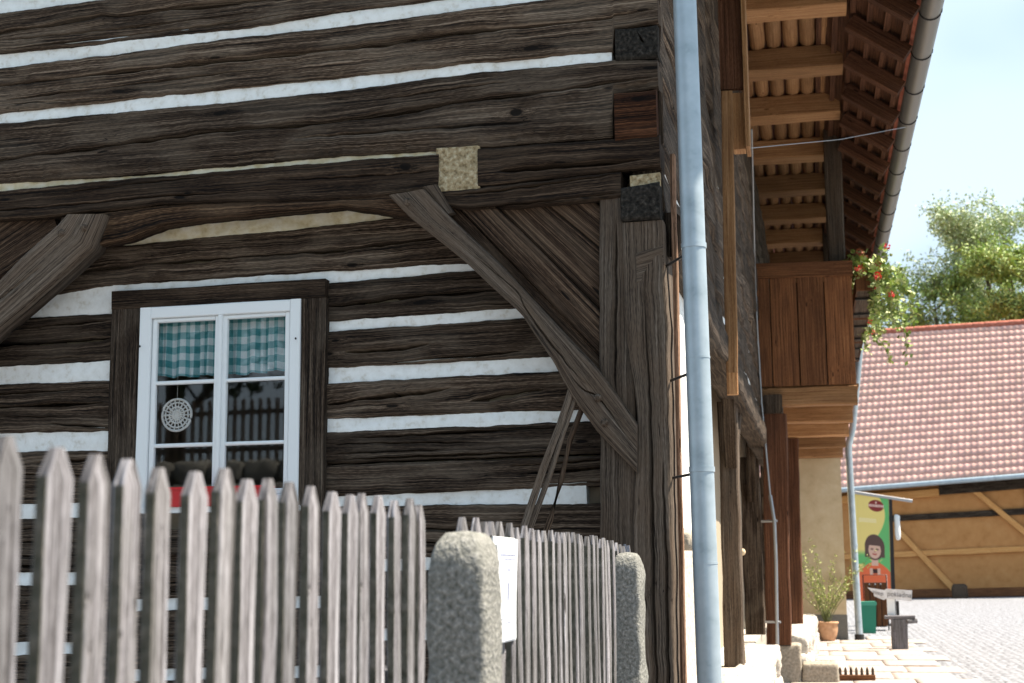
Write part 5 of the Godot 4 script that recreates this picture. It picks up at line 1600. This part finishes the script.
	part("top_bar", timber(Vector3(-0.30, 2.60, 0.0), Vector3(0.80, 2.41, 0.0), 0.06, 0.06, Vector3.UP, 0.0, 0.008), M.steel_grey, bn)
	part("cloth_wrap", stone(Vector3(0.10, 0.5, 0.1), 0.4, 0.012, 6), M.white_paint, bn, at(Vector3(0.49, 1.9, 0)))
	part("foot", box(Vector3(0.8, 0.04, 0.4)), M.black_metal, bn, at(Vector3(0, 0.02, 0)))

func banner_image() -> ImageTexture:
	var w := 128
	var h := 512
	var im := Image.create(w, h, false, Image.FORMAT_RGB8)
	var yel := c8(240, 218, 132)  # print colours lightened, a hazy washed-out look put into them
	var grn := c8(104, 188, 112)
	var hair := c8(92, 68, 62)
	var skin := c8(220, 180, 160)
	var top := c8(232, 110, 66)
	for y in h:
		for x in w:
			var u := float(x) / w
			var v := float(y) / h
			var c := yel
			# green wave
			var edge := 0.66 + 0.22 * sin(v * 9.0 + 0.2) - 0.3 * smoothstep(0.3, 0.6, v)
			if u > edge:
				c = grn
			if v > 0.44 and u < 0.3 and v < 0.56:
				c = c.lerp(grn, smoothstep(0.44, 0.5, v))
			# shoulders
			var sx := absf(u - 0.55)
			if v > 0.545 + sx * sx * 0.35:
				c = top
			# neck, hair, face
			if sx < 0.10 and v > 0.49 and v < 0.575:
				c = skin
			var hx := (u - 0.55) / 0.30
			var hy := (v - 0.425) / 0.105
			if hx * hx + hy * hy < 1.0 or (absf(hx) < 1.0 and v > 0.42 and v < 0.505 and absf(hx) > 0.55):
				c = hair
			var fx := (u - 0.55) / 0.185
			var fy := (v - 0.45) / 0.068
			if fx * fx + fy * fy < 1.0 and v > 0.412:
				c = skin
				for e in [-0.42, 0.42]:
					if absf(fx - e) < 0.2 and absf(fy + 0.12) < 0.1:
						c = c8(120, 88, 80)
				if absf(fx) < 0.35 and absf(fy - 0.5 - fx * fx * -0.6) < 0.08:
					c = c8(176, 70, 66)
				if absf(fx) < 0.1 and absf(fy - 0.18) < 0.12:
					c = c8(194, 140, 118)
			# maroon roundel with a pale band
			var rx := (u - 0.62) / 0.23
			var ry := (v - 0.082) / 0.048
			if rx * rx + ry * ry < 1.0:
				c = c8(134, 40, 38)
				if absf(ry) < 0.24:
					c = c8(230, 200, 190) if int(u * 60.0) % 3 != 0 else c8(170, 96, 90)
				if absf(rx) < 0.1 and ry < -0.4 and ry > -0.7:
					c = c8(230, 200, 190)
			# pale script line
			if v > 0.19 and v < 0.225 and u > 0.1 and u < 0.62 and int(u * 50.0 + sin(v * 300.0)) % 3 != 0:
				c = c8(248, 232, 180)
			# white cup in the hands
			if absf(u - 0.55) < 0.07 and v > 0.6 and v < 0.635:
				c = c8(60, 30, 28)
			elif absf(u - 0.55) < 0.16 and v > 0.595 and v < 0.65 and sx > 0.07:
				c = skin
			im.set_pixel(x, y, c)
	im.generate_mipmaps()
	return ImageTexture.create_from_image(im)

# ------------------------------------------------------------------ barn
const BARN_O := Vector3(1.5, 0.0, -50.8)
const BARN_B := Vector3(0.9848, 0.0, 0.1736)
const BARN_N := Vector3(-0.1736, 0.0, 0.9848)

func bp(s: float, y: float, o: float) -> Vector3:
	return BARN_O + BARN_B * s + Vector3.UP * y + BARN_N * o

func btimber(called: String, a: Vector3, b: Vector3, wid: float, hgt: float, mat: Material, parent: Node) -> void:
	var up := Vector3.UP if absf(b.y - a.y) < absf(b.x - a.x) * 4.0 else BARN_N
	part(called, timber(bp(a.x, a.y, a.z), bp(b.x, b.y, b.z), wid, hgt, up, 0.015, 0.012, 1.0), mat, parent)

func make_barn() -> void:
	var bn := thing("barn", "clay-walled timber barn with a red tiled roof across the yard", "barn", Vector3.ZERO)
	var s0 := -7.0
	var s1 := 13.0
	var wl := [PackedVector3Array([bp(s0, -0.2, 0), bp(s0, 3.7, 0), bp(s0, 3.7, -0.4), bp(s0, -0.2, -0.4)]), PackedVector3Array([bp(s1, -0.2, 0), bp(s1, 4.7, 0), bp(s1, 4.7, -0.4), bp(s1, -0.2, -0.4)])]
	part("wall", loft(wl, Vector2.ONE, Vector2.ZERO), M.clay, bn)
	part("wall", loft([PackedVector3Array([bp(s0, -0.2, -7.6), bp(s0, 3.7, -7.6), bp(s0, 3.7, -8), bp(s0, -0.2, -8)]), PackedVector3Array([bp(s1, -0.2, -7.6), bp(s1, 4.7, -7.6), bp(s1, 4.7, -8), bp(s1, -0.2, -8)])], Vector2.ONE, Vector2.ZERO), M.clay, bn)
	for s in [s0, s1]:
		part("gable_wall", loft([PackedVector3Array([bp(s - 0.2, -0.2, -0.41), bp(s - 0.2, 3.7, -0.41), bp(s - 0.2, 9.2, -4), bp(s - 0.2, 3.7, -7.59), bp(s - 0.2, -0.2, -7.59)]), PackedVector3Array([bp(s + 0.2, -0.2, -0.41), bp(s + 0.2, 3.7, -0.41), bp(s + 0.2, 9.2, -4), bp(s + 0.2, 3.7, -7.59), bp(s + 0.2, -0.2, -7.59)])], Vector2.ONE, Vector2.ZERO), M.clay, bn)
	# frame timbers
	btimber("top_plate", Vector3(s0, 3.22, 0.08), Vector3(2.75, 3.74, 0.08), 0.2, 0.26, M.pale, bn)
	btimber("top_plate", Vector3(2.76, 3.80, 0.08), Vector3(s1, 4.35, 0.08), 0.2, 0.3, M.old0, bn)
	btimber("rail", Vector3(0.7, 2.90, 0.03), Vector3(5.4, 3.06, 0.03), 0.16, 0.2, M.old0, bn)
	btimber("rail", Vector3(-3.0, 1.6, 0.03), Vector3(s1, 2.1, 0.03), 0.16, 0.17, M.pale, bn)
	btimber("sill_beam", Vector3(s0, 0.3, 0.04), Vector3(s1, 0.66, 0.04), 0.2, 0.26, M.stain2, bn)
	btimber("brace", Vector3(1.3, 2.62, 0.09), Vector3(3.2, 0.42, 0.09), 0.14, 0.18, M.pale, bn)
	btimber("brace", Vector3(3.7, 3.92, 0.09), Vector3(5.6, 2.15, 0.09), 0.14, 0.18, M.pale, bn)
	btimber("stud", Vector3(5.5, 0.4, 0.02), Vector3(5.5, 4.0, 0.02), 0.2, 0.16, M.stain1, bn)
	btimber("stud", Vector3(-0.6, 0.4, 0.02), Vector3(-0.6, 3.6, 0.02), 0.2, 0.16, M.pine0, bn)
	# roof: stepped courses of ribbed tiles, joined (each only a few pixels)
	var rows := 23
	var cols := 100
	var st := SurfaceTool.new()
	st.begin(Mesh.PRIMITIVE_TRIANGLES)
	var at_roof := func(s: float, t: float) -> Vector3:
		var ev := 3.95 + 0.053 * s
		return bp(s, lerpf(ev, 9.80, t), lerpf(0.8, -4.0, t))
	var slope := (Vector3(0, 5.7, 0) - BARN_N * 4.8).normalized()
	var nrm := BARN_B.cross(slope).normalized()
	if nrm.y < 0.0:
		nrm = -nrm
	var prof := [[0.0, 0.016], [0.14, 0.027], [0.3, 0.030], [0.46, 0.022], [0.6, 0.012], [0.8, 0.010], [1.0, 0.016]]
	for r in rows:
		for c in cols:
			var sa := s0 - 0.3 + c * 0.206
			var lift := rng.randf_range(0.0, 0.012)
			var t0 := float(r) / rows
			var t1 := (r + 1.12) / rows
			var a: Array = []
			var b: Array = []
			var shade := rng.randf_range(0.80, 1.10)
			for q in prof:
				a.append(at_roof.call(sa + q[0] * 0.206, t0) + nrm * (q[1] + 0.036 + lift))
				b.append(at_roof.call(sa + q[0] * 0.206, minf(t1, 1.0)) + nrm * q[1])
			st.set_color(Color(shade, shade * rng.randf_range(0.97, 1.03), shade))
			for k in prof.size() - 1:
				quad(st, a[k], a[k + 1], b[k + 1], b[k], nrm)
				# thick lower edge
				quad(st, a[k], a[k + 1], a[k + 1] - nrm * 0.036, a[k] - nrm * 0.036, BARN_N)
	st.generate_normals()
	var rt := part("roof_tiles", st.commit(), M.barn_tile, bn)
	rt.set_meta("kind", "stuff")
	var deck := []
	for k in 25:
		var sd := lerpf(s0 - 0.3, s1 + 0.3, k / 24.0)
		deck.append(PackedVector3Array([at_roof.call(sd, 0.0) - nrm * 0.05, at_roof.call(sd, 1.0) - nrm * 0.05, at_roof.call(sd, 1.0) - nrm * 0.15, at_roof.call(sd, 0.0) - nrm * 0.15]))
	part("roof_deck", loft(deck, Vector2.ONE, Vector2.ZERO), M.stain1, bn)
	part("roof_deck", loft([PackedVector3Array([bp(s0 - 0.3, 9.82, -4.0), bp(s0 - 0.3, 3.9, -8.8), bp(s0 - 0.3, 3.8, -8.8), bp(s0 - 0.3, 9.7, -4.0)]), PackedVector3Array([bp(s1 + 0.3, 9.82, -4.0), bp(s1 + 0.3, 3.9, -8.8), bp(s1 + 0.3, 3.8, -8.8), bp(s1 + 0.3, 9.7, -4.0)])], Vector2.ONE, Vector2.ZERO), M.tile_red, bn)
	for c in 50:
		var sa := s0 - 0.2 + c * 0.41
		part("ridge_tile", tube([bp(sa, 9.83, -4.0), bp(sa + 0.43, 9.84, -4.0)], [0.13, 0.11], 10), M.tile_red, bn)
	part("gutter", tube([bp(s0 - 0.3, 3.50, 0.86), bp(s1 + 0.3, 4.55, 0.86)], 0.09, 10), M.zinc, bn)
	# stump before the barn
	var ck := part("chopping_block", stone(Vector3(0.46, 0.5, 0.46), 0.2, 0.02, 8), M.old2, self, at(Vector3(4.56, gy(4.56, -49.0) + 0.2, -49.0)))
	meta(ck, "dark squat chopping block at the foot of the barn wall", "chopping block")

# ------------------------------------------------------------------ trees
func tree(called: String, label: String, p: Vector3, height: float, spread: float, trunk_r: float, leaves: int, lsize: float, cols: Array, seed_n: int, low := 0.25, group := "") -> void:
	var o := thing(called, label, "tree", p, group)
	var r := RandomNumberGenerator.new()
	r.seed = seed_n
	var wood_st := SurfaceTool.new()
	wood_st.begin(Mesh.PRIMITIVE_TRIANGLES)
	var tips := []
	var keep := rng.state
	var stack := []
	stack.append([Vector3.ZERO, Vector3(r.randf_range(-0.06, 0.06), 1, r.randf_range(-0.06, 0.06)).normalized(), height * 0.84, trunk_r, 0])
	while stack.size() > 0:
		var b: Array = stack.pop_back()
		var q: Vector3 = b[0]
		var d: Vector3 = b[1]
		var L: float = b[2]
		var rad: float = b[3]
		var lvl: int = b[4]
		var pts := []
		var rr := []
		var n := 7 if lvl < 2 else 5
		for i in n:
			var t := float(i) / (n - 1)
			pts.append(q)
			rr.append(maxf(rad * (1.0 - 0.65 * t), 0.008))
			if lvl < 3 and t > (low if lvl == 0 else 0.2):
				var kids := (4 if lvl == 0 else 2) if lvl < 2 else 2
				for k in kids:
					var az := r.randf() * TAU
					var out := Vector3(cos(az), 0, sin(az))
					var nd := (d * (0.55 if lvl == 0 else 0.6) + out * (1.0 if lvl == 0 else 0.8) + Vector3.UP * (0.25 if lvl == 0 else 0.1)).normalized()
					var nl := (spread * (1.1 - 0.55 * t) if lvl == 0 else L * 0.55) * r.randf_range(0.75, 1.1)
					stack.append([q, nd, nl, rad * 0.45 * (1.0 - 0.5 * t), lvl + 1])
			if lvl >= 2:
				tips.append([q, lvl])
			q += d * (L / (n - 1))
			d = (d + Vector3(r.randf_range(-1, 1), r.randf_range(-0.5, 0.8), r.randf_range(-1, 1)) * (0.1 if lvl == 0 else 0.22)).normalized()
		wood_st.append_from(tube(pts, rr, 7 if lvl < 2 else 4, false), 0, Transform3D.IDENTITY)
	rng.state = keep
	part("trunk", wood_st.commit(), M.bark, o)
	var st := SurfaceTool.new()
	st.begin(Mesh.PRIMITIVE_TRIANGLES)
	rng.seed = seed_n * 7 + 1
	for i in leaves:
		var tp: Array = tips[r.randi() % tips.size()]
		var c: Color = cols[r.randi() % cols.size()]
		var f := r.randf_range(0.75, 1.25)
		var pos: Vector3 = tp[0]
		pos += rdir() * spread * 0.075 * r.randf()
		leaf(st, pos, (rdir() + Vector3.DOWN * 0.3).normalized(), (rdir() + Vector3.UP * 0.8).normalized(), lsize * r.randf_range(0.7, 1.3), lsize * 0.6, Color(c.r * f, c.g * f, c.b * f))
	rng.state = keep
	st.generate_normals()
	part("crown", st.commit(), M.leaf_plain, o)

func make_trees() -> void:
	var pale := [Color(0.42, 0.48, 0.30), Color(0.48, 0.53, 0.34), Color(0.37, 0.44, 0.27)]  # leaf colours lightened and blued, distance haze put into them
	var fresh := [Color(0.34, 0.44, 0.13), Color(0.40, 0.48, 0.15), Color(0.27, 0.37, 0.11)]
	var gp := "trees behind the barn"
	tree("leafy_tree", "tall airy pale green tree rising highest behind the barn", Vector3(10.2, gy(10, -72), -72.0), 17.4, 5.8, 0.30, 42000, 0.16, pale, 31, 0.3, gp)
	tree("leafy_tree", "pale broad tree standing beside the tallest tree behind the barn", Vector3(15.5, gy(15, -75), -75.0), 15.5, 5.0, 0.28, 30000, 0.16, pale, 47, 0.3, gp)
	tree("leafy_tree", "lower fresh green tree over the barn ridge near the balcony flowers", Vector3(5.6, gy(5, -68), -68.0), 15.6, 4.0, 0.2, 22000, 0.16, fresh, 53, 0.25, gp)
	tree("leafy_tree", "rounded fresh green tree filling the gap below the tall trees", Vector3(8.3, gy(8, -66), -66.0), 15.2, 3.8, 0.2, 22000, 0.16, fresh, 67, 0.25, gp)
	tree("leafy_tree", "yellow-green tree beside the end of the barn ridge", Vector3(11.4, gy(11, -65), -65.0), 14.6, 3.8, 0.2, 22000, 0.16, fresh, 71, 0.25, gp)
	tree("leafy_tree", "dense low tree mostly hidden behind the barn roof", Vector3(2.6, gy(2, -70), -70.0), 12.4, 3.0, 0.2, 6000, 0.25, fresh, 83, 0.25, gp)

# ------------------------------------------------------------------ garden opposite the gable (mirrored in the panes)
func make_garden_opposite() -> void:
	var sw := thing("stone_wall", "rubble retaining wall opposite the gable, mirrored in the window panes", "wall", Vector3(-9.5, 0, 7.4))
	part("core", box(Vector3(17.0, 2.9, 0.5)), M.soil, sw, at(Vector3(0, 1.45, -0.0)))
	var variants := []
	for i in 8:
		variants.append(stone(Vector3(0.55, 0.32, 0.3), 0.3, 0.04, 5, 4.0))
	for r in 9:
		for c in 30:
			var s := part("stone", variants[rng.randi() % 8], M.granite, sw, at(Vector3(-8.3 + c * 0.57 + (0.28 if r % 2 else 0.0), 0.16 + r * 0.325, -0.26), PI))
			s.scale = Vector3(rng.randf_range(0.9, 1.1), rng.randf_range(0.9, 1.05), 1)
	var f := thing("picket_fence", "dark picket fence on top of the rubble wall, mirrored in the panes", "fence", Vector3(-9.5, 2.9, 7.3))
	var pk := picket_mesh(0.95, 0.06, 0.024)
	for k in 120:
		part("picket", pk, M.grey0, f, at(Vector3(-8.3 + k * 0.14, 0.0, 0), PI * 0.5))
	part("rail", timber(Vector3(-8.4, 0.2, 0.035), Vector3(8.4, 0.2, 0.035), 0.04, 0.07), M.grey0, f)
	part("rail", timber(Vector3(-8.4, 0.75, 0.035), Vector3(8.4, 0.75, 0.035), 0.04, 0.07), M.grey0, f)
	var cols := [Color(0.05, 0.09, 0.02), Color(0.07, 0.12, 0.03), Color(0.04, 0.07, 0.02)]
	tree("garden_tree", "dark green tree beyond the rubble wall, mirrored at the curtains", Vector3(-9.0, 2.8, 11.5), 8.0, 3.4, 0.2, 14000, 0.2, cols, 91, 0.15, "garden trees beyond the rubble wall")
	tree("garden_tree", "dense garden tree at the far side of the rubble wall, mirrored in the panes", Vector3(-13.0, 2.8, 11.0), 7.5, 3.4, 0.2, 14000, 0.2, cols, 97, 0.15, "garden trees beyond the rubble wall")
	tree("garden_tree", "bushy garden tree nearest the street end of the rubble wall, mirrored in the panes", Vector3(-5.2, 2.8, 11.8), 7.5, 3.4, 0.2, 12000, 0.2, cols, 103, 0.15, "garden trees beyond the rubble wall")
